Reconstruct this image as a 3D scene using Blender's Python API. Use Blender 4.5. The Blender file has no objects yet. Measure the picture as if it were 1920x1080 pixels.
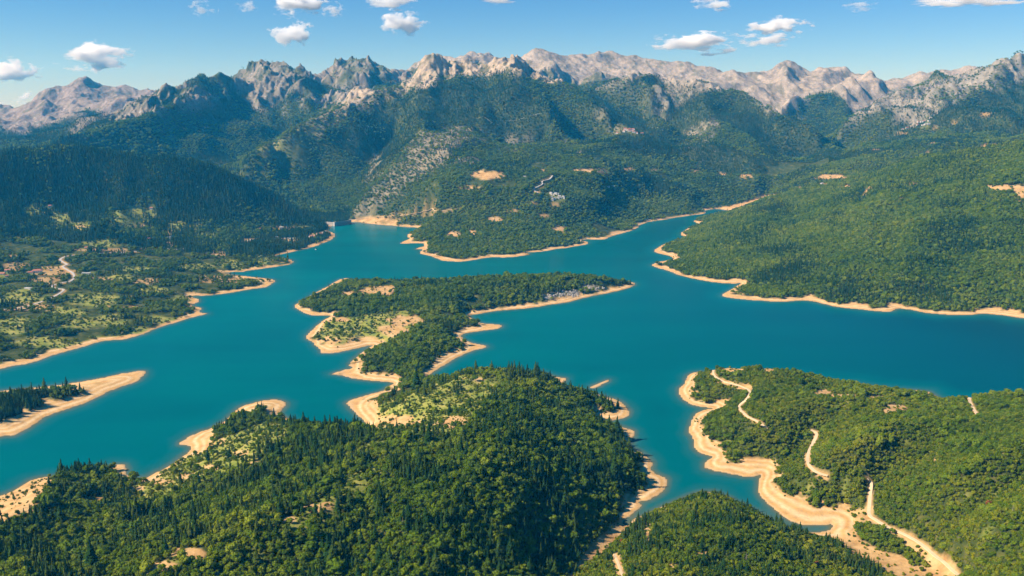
import bpy, bmesh, math, random, time
import numpy as np
from mathutils import Vector, Matrix
T0 = time.time()
random.seed(7)
RNG = np.random.default_rng(11)
sc = bpy.context.scene
COL = sc.collection

# ------------------------------------------------------------------ camera
H = 500.0                       # eye height above the lake, metres
FPX, W0, H0 = 1660.0, 1920.0, 1080.0
PITCH = math.atan(340.0 / FPX)
cam = bpy.data.cameras.new("camera")
cam.sensor_width = 36.0
cam.lens = 36.0 * FPX / W0
cam.clip_start, cam.clip_end = 5.0, 90000.0
camo = bpy.data.objects.new("camera", cam)
COL.objects.link(camo)
camo.location = (0, 0, H)
camo.rotation_euler = (math.pi / 2 - PITCH, 0, 0)
sc.camera = camo

# ------------------------------------------------------------------ sky, sun, exposure
SUN_EL = math.radians(39)
SUN_DIR = Vector((-0.96, -0.28, 0)).normalized() * math.cos(SUN_EL) + Vector((0, 0, math.sin(SUN_EL)))
world = bpy.data.worlds.new("World")
sc.world = world
world.use_nodes = True
nt = world.node_tree
nt.nodes.clear()
sky = nt.nodes.new("ShaderNodeTexSky")
sky.sky_type = 'NISHITA'
sky.sun_disc = False
sky.sun_elevation = SUN_EL
sky.sun_rotation = math.atan2(SUN_DIR.x, SUN_DIR.y)
sky.altitude = 1200
sky.air_density = 1.0
sky.dust_density = 0.0
sky.ozone_density = 4.0
hs = nt.nodes.new("ShaderNodeHueSaturation")
hs.inputs['Saturation'].default_value = 1.35
bg = nt.nodes.new("ShaderNodeBackground")
bg.inputs['Strength'].default_value = 0.068
wo = nt.nodes.new("ShaderNodeOutputWorld")
nt.links.new(sky.outputs[0], hs.inputs['Color'])
tn = nt.nodes.new("ShaderNodeMix"); tn.data_type = 'RGBA'; tn.blend_type = 'MULTIPLY'; tn.inputs[0].default_value = 1.0
tn.inputs[7].default_value = (0.88, 0.94, 1.08, 1)
nt.links.new(hs.outputs[0], tn.inputs[6])
nt.links.new(tn.outputs[2], bg.inputs[0])
nt.links.new(bg.outputs[0], wo.inputs[0])

sun = bpy.data.lights.new("sun", 'SUN')
sun.energy = 5.0
sun.angle = math.radians(0.53)
sun.color = (1.0, 0.92, 0.78)
suno = bpy.data.objects.new("sun", sun)
COL.objects.link(suno)
suno.rotation_euler = SUN_DIR.to_track_quat('Z', 'Y').to_euler()
suno.location = (-3000, -1500, 5000)

vs = sc.view_settings
vs.view_transform = 'Standard'
vs.look = 'None'
vs.exposure = 0.7
vs.gamma = 1.0
vs.use_curve_mapping = False
cy = sc.cycles
cy.max_bounces = 32
cy.diffuse_bounces = 2
cy.glossy_bounces = 2
cy.transmission_bounces = 2
cy.transparent_max_bounces = 6
cy.volume_bounces = 28
cy.use_denoising = True
cy.use_adaptive_sampling = False
cy.sample_clamp_indirect = 4.0

# ------------------------------------------------------------------ projection helpers
SP, CP = math.sin(PITCH), math.cos(PITCH)

def yw(v, z=0.0):
    t = (v - 540.0) / FPX
    return (H - z) * (CP - t * SP) / (SP + t * CP)

def ray(u, v):
    t = (v - 540.0) / FPX
    return np.array([(u - 960.0) / FPX, CP - t * SP, -SP - t * CP])

def at_z(u, v, z):
    d = ray(u, v)
    k = (z - H) / d[2]
    return np.array([d[0] * k, d[1] * k, z])

def at_y(u, v, Y):
    d = ray(u, v)
    k = Y / d[1]
    return np.array([d[0] * k, Y, H + d[2] * k])

def proj(X, Y, Z):
    dz = Z - H
    dep = Y * CP - dz * SP
    up = Y * SP + dz * CP
    return 960.0 + FPX * X / dep, 540.0 - FPX * up / dep

# ------------------------------------------------------------------ numpy noise
def _hash(ix, iy, seed):
    n = (ix.astype(np.int64) * 374761393 + iy.astype(np.int64) * 668265263 + seed * 1442695041) & 0x7fffffff
    n = ((n ^ (n >> 13)) * 1274126177) & 0x7fffffff
    n = (n ^ (n >> 16)) & 0xffff
    return n.astype(np.float32) / 65535.0

def gnoise(x, y, seed=0):
    ix = np.floor(x); iy = np.floor(y)
    fx = (x - ix).astype(np.float32); fy = (y - iy).astype(np.float32)
    ux = fx * fx * fx * (fx * (fx * 6 - 15) + 10); uy = fy * fy * fy * (fy * (fy * 6 - 15) + 10)
    def g(ox, oy):
        a = _hash(ix + ox, iy + oy, seed) * 6.2831853
        return np.cos(a) * (fx - ox) + np.sin(a) * (fy - oy)
    n0 = g(0, 0) * (1 - ux) + g(1, 0) * ux
    n1 = g(0, 1) * (1 - ux) + g(1, 1) * ux
    return (n0 * (1 - uy) + n1 * uy) * 1.5

def fbm(x, y, seed=0, octs=4, gain=0.5):
    r = 0.0; a = 1.0; f = 1.0
    for o in range(octs):
        r = r + a * gnoise(x * f + 17.3 * o, y * f - 9.1 * o, seed + o)
        a *= gain; f *= 2.03
    return r

def ridged(x, y, seed=0, octs=4, gain=0.5):
    r = 0.0; a = 1.0; f = 1.0; w = 1.0
    for o in range(octs):
        n = 1.0 - np.abs(gnoise(x * f + 31.7 * o, y * f + 5.3 * o, seed + o)) * 1.6
        n = n * n * w
        w = np.clip(n * 1.4, 0, 1)
        r = r + a * n
        a *= gain; f *= 2.1
    return r

def smooth(e0, e1, x):
    t = np.clip((x - e0) / (e1 - e0), 0, 1)
    return t * t * (3 - 2 * t)

# ------------------------------------------------------------------ shoreline outlines (as seen in the photograph, on the water plane)
L_MAIN = [(-700,880),(-400,800),(-150,735),(0,692),(60,680),(100,666),(150,652),(190,640),(233,636),(267,627),(300,613),(333,604),(353,597),(389,588),
 (372,585),(380,578),(361,573),(372,566),(373,560),(358,555),(400,553),(467,543),(500,538),(516,527),(506,523),(470,519),(448,516),(420,511),(455,510),(467,507),(533,498),
 (550,492),(546,487),(525,483),(520,479),(550,472),(587,463),(622,449),(628,440),(618,432),(616,427),(627,423),(642,420),(657,417),(662,416),
 (700,420),(753,425),(787,428),(775,436),(763,440),(766,448),(750,457),(790,456),(796,460),(778,468),(793,467),(787,475),(812,482),(827,488),(857,491),(887,488),(913,483),(960,482),
 (992,477),(988,473),(1007,473),(1040,468),(1090,460),(1105,455),(1090,449),(1130,449),(1147,443),(1187,431),(1210,418),(1245,412),(1280,406),(1323,400),(1320,395),(1345,392),(1364,394),(1364,396),(1350,401),(1330,405),(1308,409),(1302,416),(1308,421),(1287,429),(1276,440),(1283,444),(1262,452),(1240,460),(1227,472),(1255,480),(1262,486),(1237,491),(1222,498),(1250,507),
 (1280,518),(1330,528),(1375,532),(1390,530),(1370,543),(1353,554),(1380,560),(1463,566),(1513,563),(1567,575),(1613,580),(1667,585),(1687,578),(1747,588),(1813,591),(1843,588),(1920,597),
 (2100,625),(2400,690),(2900,800),(4200,1200),(6000,230),(-5000,230),(-4000,1000)]
L_ISLE = [(552,574),(565,584),(580,590),(600,592),(620,592),(607,600),(585,618),(573,633),(583,641),(597,653),(603,662),(633,661),(660,655),(698,647),(690,653),(683,658),(668,670),(653,684),
 (660,690),(640,695),(622,702),(640,704),(662,710),(700,714),(737,718),(728,724),(718,732),(690,740),(652,753),(655,764),(669,777),
 (690,800),(670,806),(600,802),(560,796),(536,782),(524,775),(531,766),(536,755),(517,749),(490,752),(465,758),(447,765),(435,777),(420,790),(395,803),(362,815),(347,824),(334,833),(358,837),(350,850),(323,870),(288,889),
 (276,895),(249,897),(237,886),(237,874),(225,870),(200,876),(120,890),(60,900),(0,930),(-200,985),(-600,1080),(-1800,1500),(-1800,2600),(4200,2600),(4200,1100),(2600,800),(2100,762),(1920,752),(1830,750),(1790,752),
 (1764,747),(1739,734),(1708,731),(1650,727),(1599,718),(1552,716),(1480,706),(1412,701),(1350,697),(1320,697),(1299,699),(1286,709),(1284,718),(1271,733),(1280,748),(1292,756),(1311,763),(1338,765),(1319,769),(1303,777),(1294,796),(1292,808),
 (1301,827),(1303,843),(1320,852),(1336,857),(1323,866),(1323,878),(1373,889),(1404,895),(1427,891),(1424,900),(1422,924),(1435,940),(1467,967),(1498,983),(1530,985),(1560,984),(1555,994),(1530,998),(1508,998),(1480,992),(1440,972),(1395,948),(1342,924),(1315,923),
 (1299,927),(1280,936),(1262,942),(1240,951),(1204,967),(1186,974),(1182,984),(1172,985),(1169,976),(1188,962),(1204,948),(1197,941),(1215,938),(1239,924),(1252,909),(1250,897),(1223,883),(1223,866),(1204,850),(1182,835),(1188,819),
 (1188,808),(1165,800),(1132,789),(1157,787),(1180,780),(1178,769),(1161,751),(1134,744),(1115,738),(1080,734),(1058,728),(1052,721),(1064,710),(1040,706),(1013,697),(990,699),(940,704),(890,708),(842,708),(807,709),
 (806,703),(820,693),(853,673),(880,660),(908,653),(912,648),(887,643),(870,637),(865,630),(870,626),(890,622),(930,617),(941,612),(933,608),(905,606),(890,600),(880,593),(893,589),(940,582),(990,578),(1040,570),(1073,565),(1100,557),(1160,545),(1190,535),
 (1186,529),(1140,527),(1080,525),(1000,526),(900,528),(800,531),(720,529),(660,523),(637,525),(615,536),(590,550),(570,561)]
L_SPIT = [(-300,800),(-260,850),(-120,850),(0,819),(23,817),(58,800),(89,780),(156,757),(214,730),(250,718),(266,708),(273,697),(262,695),(220,702),(194,708),(150,716),(100,723),(0,733),(-200,755)]
L_BAR = [(1107,725),(1125,718),(1140,711),(1143,713),(1128,722),(1112,729)]
L_ROCK = [(632,526),(645,522),(660,523),(655,529),(640,530)]

def catmull(pts, n=5, closed=True):
    P = np.array(pts, float); m = len(P); out = []
    for i in range(m):
        p0, p1, p2, p3 = P[(i - 1) % m], P[i], P[(i + 1) % m], P[(i + 2) % m]
        if np.linalg.norm(p2 - p1) > 400:
            out.append(p1); continue
        for k in range(n):
            t = k / n
            out.append(0.5 * ((2 * p1) + (-p0 + p2) * t + (2 * p0 - 5 * p1 + 4 * p2 - p3) * t * t + (-p0 + 3 * p1 - 3 * p2 + p3) * t ** 3))
    out = np.array(out)
    j = np.stack([gnoise(out[:, 0] * .09, out[:, 1] * .2, 5), gnoise(out[:, 0] * .09 + 50, out[:, 1] * .2, 6)], 1)
    out[:, 0] += j[:, 0] * 1.6
    out[:, 1] += j[:, 1] * 0.7
    return out

# ------------------------------------------------------------------ the terrain grid: rows recede in even ratios of distance
NA, NS = 700, 1080
AMAX = 0.80
S0, S1 = math.log(430.0), math.log(12600.0)
A1 = np.linspace(-AMAX, AMAX, NA)
S1D = np.linspace(S0, S1, NS)
YR = np.exp(S1D)
DA = A1[1] - A1[0]; DS = S1D[1] - S1D[0]
YY = np.repeat(YR[:, None], NA, 1)
XX = YY * A1[None, :]

def idx(X, Y):
    return (np.log(np.maximum(Y, 1.0)) - S0) / DS, (X / Y + AMAX) / DA

def land_mask():
    m = np.zeros((NS, NA), bool)
    polys = [catmull(p) for p in (L_MAIN, L_ISLE, L_SPIT, L_BAR, L_ROCK)]
    ids = np.zeros((NS, NA), np.int8)
    for pi, P in enumerate(polys):
        Q = np.roll(P, -1, 0)
        for r in range(NS):
            dep = YR[r] * CP + H * SP
            v = 540.0 - FPX * (YR[r] * SP - H * CP) / dep
            c = (P[:, 1] <= v) != (Q[:, 1] <= v)
            if not c.any():
                continue
            xs = np.sort(P[c, 0] + (v - P[c, 1]) / (Q[c, 1] - P[c, 1]) * (Q[c, 0] - P[c, 0]))
            u = 960.0 + FPX * XX[r] / dep
            ins = (np.searchsorted(xs, u) % 2) == 1
            m[r] |= ins
            ids[r][ins] = pi + 1
    return m, ids

LAND, LID = land_mask()

def grow(m):
    g = m.copy()
    g[1:] |= m[:-1]; g[:-1] |= m[1:]; g[:, 1:] |= m[:, :-1]; g[:, :-1] |= m[:, 1:]
    return g

def grow8(m):
    g = grow(m)
    g[1:, 1:] |= m[:-1, :-1]; g[:-1, :-1] |= m[1:, 1:]; g[1:, :-1] |= m[:-1, 1:]; g[:-1, 1:] |= m[1:, :-1]
    return g

def dist_cells(m, n):
    """distance in cells from mask m, octagonal, up to n"""
    d = np.full(m.shape, float(n)); cur = m.copy(); d[cur] = 0
    for k in range(1, n):
        nx = grow8(cur) if k % 2 else grow(cur)
        d[nx & ~cur] = k
        cur = nx
    return d

CELL = YY * (DA + DS) * 0.5
DLAND = np.minimum(dist_cells(~LAND, 60) * 1.07, 60) * CELL          # metres from water, on land
DWAT = np.minimum(dist_cells(LAND, 40) * 1.07, 40) * CELL            # metres from land, in water
EDGE = LAND & grow(~LAND)

# ------------------------------------------------------------------ ridges, crests and valleys
# z: pixel + height ; Y: pixel + distance ; P: column + distance + height
LINES = []
def zl(reg, *p): LINES.append((reg, [at_z(u, v, z) for u, v, z in p]))
def far(Y): return Y if Y < 4000 else 4000 + (Y - 4000) * .6
def yl(reg, *p): LINES.append((reg, [at_y(u, v, far(Y)) for u, v, Y in p]))
def sky_(reg, *p):
    yl(reg, *p)
    LINES.append((reg, [at_y(u, v, far(Y)) + np.array([0, 520.0, -190.0]) for u, v, Y in p]))
def pl(reg, *p): LINES.append((reg, [np.array([(u - 960.0) / FPX * far(Y) * .98, far(Y), z]) for u, Y, z in p]))
LH, MC, M2, R1, R2, R3, R4, RH, IS, FC, FN, FE, SPT = range(13)
# near wooded hill (bottom centre)
zl(FC, (740,760,40),(800,740,58),(850,715,66),(890,706,66),(930,698,62),(985,702,55),(1035,730,40),(1095,745,24),(1130,752,9))
zl(FC, (535,797,42),(600,803,54),(655,846,80),(720,832,84),(790,816,88),(850,795,86),(900,752,82))
zl(FC, (690,806,14),(760,806,44),(830,785,62),(880,762,74))
zl(FC, (255,930,14),(284,905,16),(350,897,26),(389,884,36),(467,852,54),(520,815,54),(545,800,50))
zl(FC, (291,1085,105),(361,1046,104),(440,1010,106),(525,985,108),(622,952,104),(690,892,98),(760,840,92))
zl(FC, (100,1050,50),(220,1005,40),(330,965,42),(420,925,48),(500,885,56),(600,852,72))
zl(FC, (0,1080,85),(150,1085,88)); zl(FC, (0,975,45),(45,965,46),(85,915,36),(115,893,26),(170,885,16)); zl(FC,(130,950,28),(200,930,18))
zl(FC, (760,1085,102),(800,1000,106),(880,900,102),(945,840,92),(960,790,84)); zl(FC,(640,1085,88),(660,1020,89),(690,960,91)); zl(FC,(880,1085,80),(930,1000,82),(985,890,75))
zl(FC, (1000,800,72),(1050,850,56),(1090,910,34),(1125,955,15)); zl(FC,(1000,1085,42),(1015,1000,46),(1035,940,48))
zl(FC, (1120,800,30),(1150,830,22),(1160,880,28),(1180,900,20)); zl(FC,(1070,775,24),(1120,770,12),(1150,768,6))
zl(FC, (460,770,6),(490,765,10),(515,760,5)); zl(FC,(400,815,10),(450,800,18),(500,790,28))
zl(FN, (1176,990,1.5),(1140,1020,9),(1110,1043,16),(1092,1060,21),(1078,1090,28))
zl(FN, (1240,965,12),(1290,948,24),(1342,930,28),(1400,950,32),(1450,985,34),(1500,1010,26),(1560,1025,14),(1605,1050,8))
zl(FN, (1170,1030,34),(1230,1010,42),(1300,1000,50),(1400,1020,52)); zl(FN,(1150,1090,50),(1260,1090,62),(1400,1090,60),(1520,1090,40),(1600,1085,20))
# right hand near hills
zl(FE, (1305,705,7),(1340,692,24),(1412,684,42),(1480,696,44),(1552,716,42),(1640,731,40),(1700,741,38),(1760,756,28),(1800,744,36),(1860,738,43),(1920,737,48),(2050,725,65),(2300,705,90))
zl(FE, (1340,745,16),(1400,742,36),(1470,740,46),(1560,752,50),(1650,760,50),(1740,775,44))
zl(FE, (1445,886,3),(1490,838,13),(1530,803,24),(1570,780,36)); zl(FE, (1330,800,12),(1380,795,28),(1440,790,40),(1500,768,46)); zl(FE,(1390,860,14),(1430,830,30),(1470,800,40))
zl(FE, (1462,925,10),(1505,892,32),(1565,862,50),(1640,822,62),(1720,790,64),(1800,772,58))
zl(FE, (1600,975,8),(1612,940,15),(1640,905,22),(1690,872,34),(1750,845,46)); zl(FE,(1520,955,10),(1560,925,26),(1610,895,34))
zl(FE, (1690,985,20),(1750,925,54),(1830,872,84),(1920,830,100),(2100,800,110)); zl(FE,(1830,960,52),(1880,920,66),(1940,890,78))
zl(FE, (1560,1000,1.5),(1610,1030,4),(1680,1062,8),(1740,1090,12)); zl(FE,(1640,975,15),(1700,1012,14),(1750,1045,16),(1800,1090,20))
zl(FE, (1780,1020,40),(1850,985,74),(1950,955,104)); zl(FE,(1850,1085,56),(1950,1060,84))
zl(SPT, (-150,780,14),(0,768,14),(60,760,13),(120,740,11),(185,717,6),(240,708,3))
# the wooded peninsula in the middle
zl(IS, (570,570,5),(600,554,11),(640,540,16),(700,530,20),(760,531,21),(830,528,28),(880,523,33),(950,520,36),(1020,519,37),(1080,521,33),(1130,525,26),(1165,531,14))
zl(IS, (700,575,18),(780,580,25),(850,560,30),(950,550,26),(1050,545,19)); zl(IS,(880,610,10),(830,635,16),(760,660,17),(700,683,8)); zl(IS,(600,640,7),(650,630,13),(720,610,17),(790,600,24))
zl(IS, (600,600,6),(650,605,10),(690,640,4)); zl(IS,(700,705,5),(780,705,5))
# left shore and its long dark hill
zl(LH, (-300,640,20),(0,630,13),(100,630,10),(200,612,10),(280,590,9),(340,580,6)); zl(LH,(-100,560,26),(60,575,22),(150,560,20),(250,550,18),(330,545,12),(400,535,8),(480,530,4))
zl(LH, (-100,510,34),(60,510,32),(110,512,30),(200,505,28),(300,500,22),(400,490,14),(500,489,6)); zl(LH,(0,480,46),(120,485,42),(200,477,40),(300,470,34),(420,465,22),(520,452,12),(590,446,7))
zl(LH, (80,440,76),(200,440,66),(300,430,60),(400,430,44),(500,425,26),(580,425,14))
zl(LH, (-100,390,150),(100,370,165),(200,365,165),(300,375,145),(400,390,105),(500,405,60),(570,415,30))
yl(LH, (-400,310,3100),(-200,297,3200),(0,289,3380),(100,286,3480),(170,284,3560),(220,289,3600),(270,301,3620),(310,296,3650),(350,302,3670),(400,315,3700),(450,335,3730),(500,359,3760),(550,388,3800),(590,413,3840),(606,424,3860))
pl(LH, (-500,4300,120),(0,4500,110),(200,4700,90),(400,4800,60),(520,4500,30),(600,4250,6),(640,4030,-4))
# central mountain
yl(MC, (662,412,3830),(680,388,3900),(700,365,4000),(740,310,4300),(765,280,4500),(790,253,4700),(850,243,5000),(900,235,5300))
zl(MC, (800,440,20),(860,430,40),(950,430,45),(1040,420,45),(1120,415,40),(1200,400,28)); zl(MC,(760,380,115),(850,380,120),(900,378,122),(1000,375,128),(1100,370,130),(1200,372,70),(1300,380,40))
zl(MC, (780,345,185),(850,330,205),(950,330,208),(1050,328,208),(1120,318,215),(1220,318,185),(1320,325,150),(1420,335,135))
yl(MC, (820,290,5000),(900,280,5300),(1000,275,5500),(1100,270,5800),(1200,275,5900),(1300,290,5900))
yl(MC, (452,306,4700),(500,268,4900),(553,243,5100),(583,225,5300),(640,199,5750),(700,172,6250),(745,158,6750))
sky_(MC, (745,158,6800),(775,142,7000),(793,112,7150),(813,109,7150),(840,114,7200),(873,119,7250),(917,118,7250),(927,109,7200),(943,104,7200),(957,111,7150),(977,123,7050),(1000,133,6950),(1040,148,6800),(1067,158,6700))
pl(MC,(630,4150,30),(640,4600,90),(690,5200,210),(740,5900,330)); pl(MC,(540,4700,100),(600,5000,170)); yl(MC,(1000,133,6950),(1010,170,6200),(1040,215,5500),(1060,262,5600)); yl(MC,(873,119,7250),(840,160,6500),(800,205,5800),(790,253,4700))
yl(MC, (943,104,7200),(940,140,6600),(930,175,6100),(905,215,5600)); yl(MC,(1067,158,6600),(1110,190,6150),(1150,215,5850),(1190,240,5650),(1240,266,5750))
yl(MC,(520,320,5000),(580,370,4500),(625,405,4150))
yl(M2, (1105,168,7400),(1150,148,7500),(1210,141,7600),(1250,146,7600),(1285,151,7500),(1313,149,7450),(1345,163,7300),(1383,190,7000),(1430,217,6700),(1480,240,6400),(1547,263,6200),(1598,292,5900))
yl(M2, (1313,149,7450),(1335,215,6500),(1330,260,5900),(1310,285,5500)); yl(M2,(1210,141,7600),(1220,180,6900)); yl(M2,(1110,178,7250),(1180,205,7050),(1240,235,6750),(1290,262,6350))
yl(M2, (1430,300,6000),(1500,300,6200),(1560,302,6200)); yl(M2,(1400,250,6100),(1440,280,5600))
pl(M2, (700,8300,520),(850,8500,560),(1000,8400,560),(1200,8700,560),(1400,8500,420),(1500,7800,330),(1560,6900,240),(1600,6300,200))
# far ridges
sky_(R1, (735,131,10300),(760,130,10500),(820,110,12000),(880,112,12000),(920,116,12000),(967,112,10500),(980,103,10300),(1000,88,10200),(1013,89,10200),(1047,100,10300),(1073,103,10500),(1140,101,10700),(1207,107,10800),(1240,115,10600),(1280,122,10400),(1313,126,10300),
   (1340,136,10200),(1373,131,10100),(1407,134,10300),(1440,138,10800),(1473,138,11500),(1510,141,11000),(1533,133,10600),(1557,128,10400),(1580,134,10500),(1630,148,10700),(1680,149,11000),(1730,141,11200),(1753,131,11200),(1780,134,11200),(1800,131,11200),(1830,135,11300),(1950,130,11500),(2200,130,11800))
yl(R1, (1373,131,10100),(1395,165,9300),(1440,205,8500)); yl(R1,(1557,128,10400),(1530,165,9300),(1500,200,8500)); yl(R1,(1000,88,10200),(1040,130,9400)); yl(R1,(1530,165,9300),(1575,190,8700),(1592,205,8400),(1560,235,7900)); yl(R1,(1640,190,9200),(1600,225,8200))
yl(R1, (1440,205,8500),(1480,235,7900),(1520,258,7300)); yl(R1,(1180,130,9800),(1200,138,9300)); yl(R1,(1300,150,9300),(1340,160,9000))
sky_(R2, (1813,136,8600),(1847,129,8400),(1880,123,8200),(1920,116,8100),(2000,104,8000),(2200,95,7800),(2500,110,7600))
yl(R2, (1813,136,8600),(1763,151,8200),(1700,168,7900),(1640,192,7500),(1613,205,7300),(1580,230,6900),(1558,262,6400)); yl(R2,(1920,150,7500),(1850,170,7200),(1790,195,6900),(1740,230,6400))
yl(R2, (1620,270,5900),(1700,265,5700),(1800,255,5700),(1920,240,5800),(2200,230,5900)); yl(R2,(1600,300,5000),(1700,285,4950),(1780,276,4900),(1900,262,4900),(2200,250,4900))
pl(R2, (1700,9700,520),(1900,9800,560),(2300,9800,600))
sky_(R3, (-400,235,10500),(-200,225,10500),(0,204,10500),(30,200,10500),(67,186,10500),(107,171,10500),(147,155,10400),(160,159,10400),(183,169,10500),(227,168,10700),(273,167,10900),(313,174,11000),(350,180,11200),(420,200,11500))
yl(R3, (147,155,10400),(110,205,9300),(60,235,8500)); yl(R3,(183,169,10500),(200,200,9700)); yl(R3,(130,215,8900),(165,212,8800),(190,225,8500),(150,250,8000)); yl(R3,(-200,262,7300),(0,262,7300),(90,268,7000))
yl(R4, (90,282,4600),(213,237,5000),(283,213,5400),(333,192,5900),(367,165,6500),(407,149,7200),(418,154,7300),(432,175,7350),(465,200,7150),(500,233,6800),(522,252,6500)); yl(R4,(440,308,5500),(480,280,6000),(522,256,6450)); yl(R4,(300,262,5300),(370,240,5900),(430,225,6500)); yl(R4,(250,285,4900),(340,290,5150),(420,300,5400))
sky_(R4, (435,150,8400),(443,134,8500),(465,119,8600),(483,123,8600),(493,118,8600),(520,116,8600),(527,107,8600),(540,121,8550),(567,133,8500),(583,133,8500),(600,144,8700),(617,129,9200),(630,111,9300),(640,108,9300),(657,110,9300),(680,110,9200),(693,107,9200),(703,118,9200),(718,133,9300),(733,131,9400),(750,134,9500))
yl(R4, (527,107,8600),(545,160,7700),(580,200,7000)); yl(R4,(465,119,8600),(470,160,7800),(505,215,7000)); yl(R4,(693,107,9200),(690,150,8300)); yl(R4,(600,144,8700),(610,185,7600),(580,225,6700))
pl(R4,(350,8300,480),(420,8000,470)); yl(R4,(530,255,6550),(560,235,6700),(640,190,7200),(720,160,7700))
# the big wooded slope on the right
yl(RH, (1320,414,3880),(1363,398,3960),(1413,383,4020),(1467,363,4000),(1530,353,3950),(1580,343,3900),(1630,330,3820),(1680,311,3700),(1730,294,3600),(1797,284,3500),(1847,277,3420),(1880,270,3380),(1920,266,3300),(2100,250,3200),(2500,230,3100))
RHC = [((1330,522),(1430,374,4010)),((1463,560),(1560,347,3920)),((1560,570),(1680,311,3700)),((1690,574),(1797,284,3500)),((1843,582),(1900,268,3360)),((1990,600),(2060,255,3240))]
for i_, ((u_, v_), c_) in enumerate(RHC):
    a_ = at_z(u_, v_, 5.0); b_ = at_y(*c_)
    LINES.append((RH, [a_ + (b_ - a_) * t_ + np.array([0, 0, 7 * math.sin(math.pi * t_)]) for t_ in (0.02, .2, .4, .6, .8, 1.0)]))
    if i_ < 5:
        c2 = (at_z(*RHC[i_ + 1][0], 5.0) + a_) / 2; d2 = (at_y(*RHC[i_ + 1][1]) + b_) / 2
        LINES.append((RH, [c2 + (d2 - c2) * t_ - np.array([0, 0, 8 * math.sin(math.pi * t_)]) for t_ in (0.12, .3, .5, .7)]))
zl(RH, (1300,470,18),(1330,480,22))
yl(RH, (1510,335,4700),(1560,318,4850),(1600,306,4900)); zl(RH,(1350,393,4),(1400,381,22),(1442,367,48)); pl(RH,(1700,4500,150),(1900,4400,180),(2300,4400,200))

# rasterise them
FIX = np.zeros((NS, NA), bool); VAL = np.zeros((NS, NA)); CNT = np.zeros((NS, NA))
RP = []
for reg, P in LINES:
    P = np.array(P)
    for a, b in zip(P[:-1], P[1:]):
        ia, ib = np.array(idx(a[0], a[1])), np.array(idx(b[0], b[1]))
        n = int(np.max(np.abs(ib - ia)) * 1.5) + 2
        for t in np.linspace(0, 1, n):
            q = a + (b - a) * t
            r, c = idx(q[0], q[1]); r = int(round(r)); c = int(round(c))
            if 0 <= r < NS and 0 <= c < NA and LAND[r, c]:
                VAL[r, c] += q[2]; CNT[r, c] += 1; FIX[r, c] = True
                if random.random() < .35:
                    RP.append((r, c, reg))
VAL[FIX] /= CNT[FIX]
FIX[EDGE] = True; VAL[EDGE] = 0.2
FIX[~LAND] = True; VAL[~LAND] = 0.0
FIX[-1, :] = True; VAL[-1, :] = 250.0
FIX[0, :] = True; VAL[0, :] = 85.0

def solve(F, V):
    lev = [(F, np.where(F, V, 0.0))]
    while min(lev[-1][0].shape) > 24:
        f, v = lev[-1]
        if f.shape[0] % 2: f = np.pad(f, ((0, 1), (0, 0)), mode='edge'); v = np.pad(v, ((0, 1), (0, 0)), mode='edge')
        if f.shape[1] % 2: f = np.pad(f, ((0, 0), (0, 1)), mode='edge'); v = np.pad(v, ((0, 0), (0, 1)), mode='edge')
        n = f[::2, ::2].astype(float) + f[1::2, ::2] + f[::2, 1::2] + f[1::2, 1::2]
        s = v[::2, ::2] + v[1::2, ::2] + v[::2, 1::2] + v[1::2, 1::2]
        lev.append((n > 0, np.where(n > 0, s / np.maximum(n, 1), 0)))
    z = None
    for li in range(len(lev) - 1, -1, -1):
        f, v = lev[li]
        if z is None:
            z = np.where(f, v, v[f].mean())
        else:
            z = np.repeat(np.repeat(z, 2, 0), 2, 1)[:f.shape[0], :f.shape[1]]
            z = np.where(f, v, z)
        for k in range(400 if li > 3 else (160 if li > 0 else 60)):
            p = np.pad(z, 1, mode='edge')
            z = np.where(f, v, 0.25 * (p[:-2, 1:-1] + p[2:, 1:-1] + p[1:-1, :-2] + p[1:-1, 2:]))
    return z

def blur(z, n):
    for k in range(n):
        p = np.pad(z, 1, mode='edge')
        z = (4 * z + 2 * (p[:-2, 1:-1] + p[2:, 1:-1] + p[1:-1, :-2] + p[1:-1, 2:]) + p[:-2, :-2] + p[2:, 2:] + p[:-2, 2:] + p[2:, :-2]) / 16
    return z

Z = solve(FIX, VAL)
zb = blur(Z, 60); za = blur(Z, 3)
k = smooth(4000, 4600, YY)
Z = zb * (1 - k) + za * k
RES = solve(FIX, VAL - Z)
Z = Z + blur(RES, 4)
# regions, by nearest crest
RP = np.array(RP)
cs = 5
gr, gc = np.meshgrid(np.arange(0, NS, cs), np.arange(0, NA, cs), indexing='ij')
REGC = np.zeros(gr.shape, np.int8)
LIDC = LID[::cs, ::cs]
main_pts = RP[np.isin(RP[:, 2], [LH, MC, M2, R1, R2, R3, R4, RH])]
isl_pts = RP[np.isin(RP[:, 2], [IS, FC, FN, FE])]
def nearest(pts, rr, cc):
    out = np.zeros(len(rr), np.int8)
    for i in range(0, len(rr), 800):
        d = (rr[i:i + 800, None] - pts[None, :, 0]) ** 2 + (cc[i:i + 800, None] - pts[None, :, 1]) ** 2
        out[i:i + 800] = pts[np.argmin(d, 1), 2]
    return out
m = LIDC != 2
REGC[m] = nearest(main_pts, gr[m], gc[m])
m = LIDC == 2
REGC[m] = nearest(isl_pts, gr[m], gc[m])
REGC[LIDC == 3] = SPT
REG = np.repeat(np.repeat(REGC, cs, 0), cs, 1)[:NS, :NA]
REG = np.where((LID == 2) & ~np.isin(REG, [IS, FC, FN, FE]), FC, REG)
REG = np.where((LID == 1) & np.isin(REG, [IS, FC, FN, FE, SPT]), LH, REG)
REG = np.where(LID == 3, SPT, REG); REG = np.where(LID >= 4, IS, REG)

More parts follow.
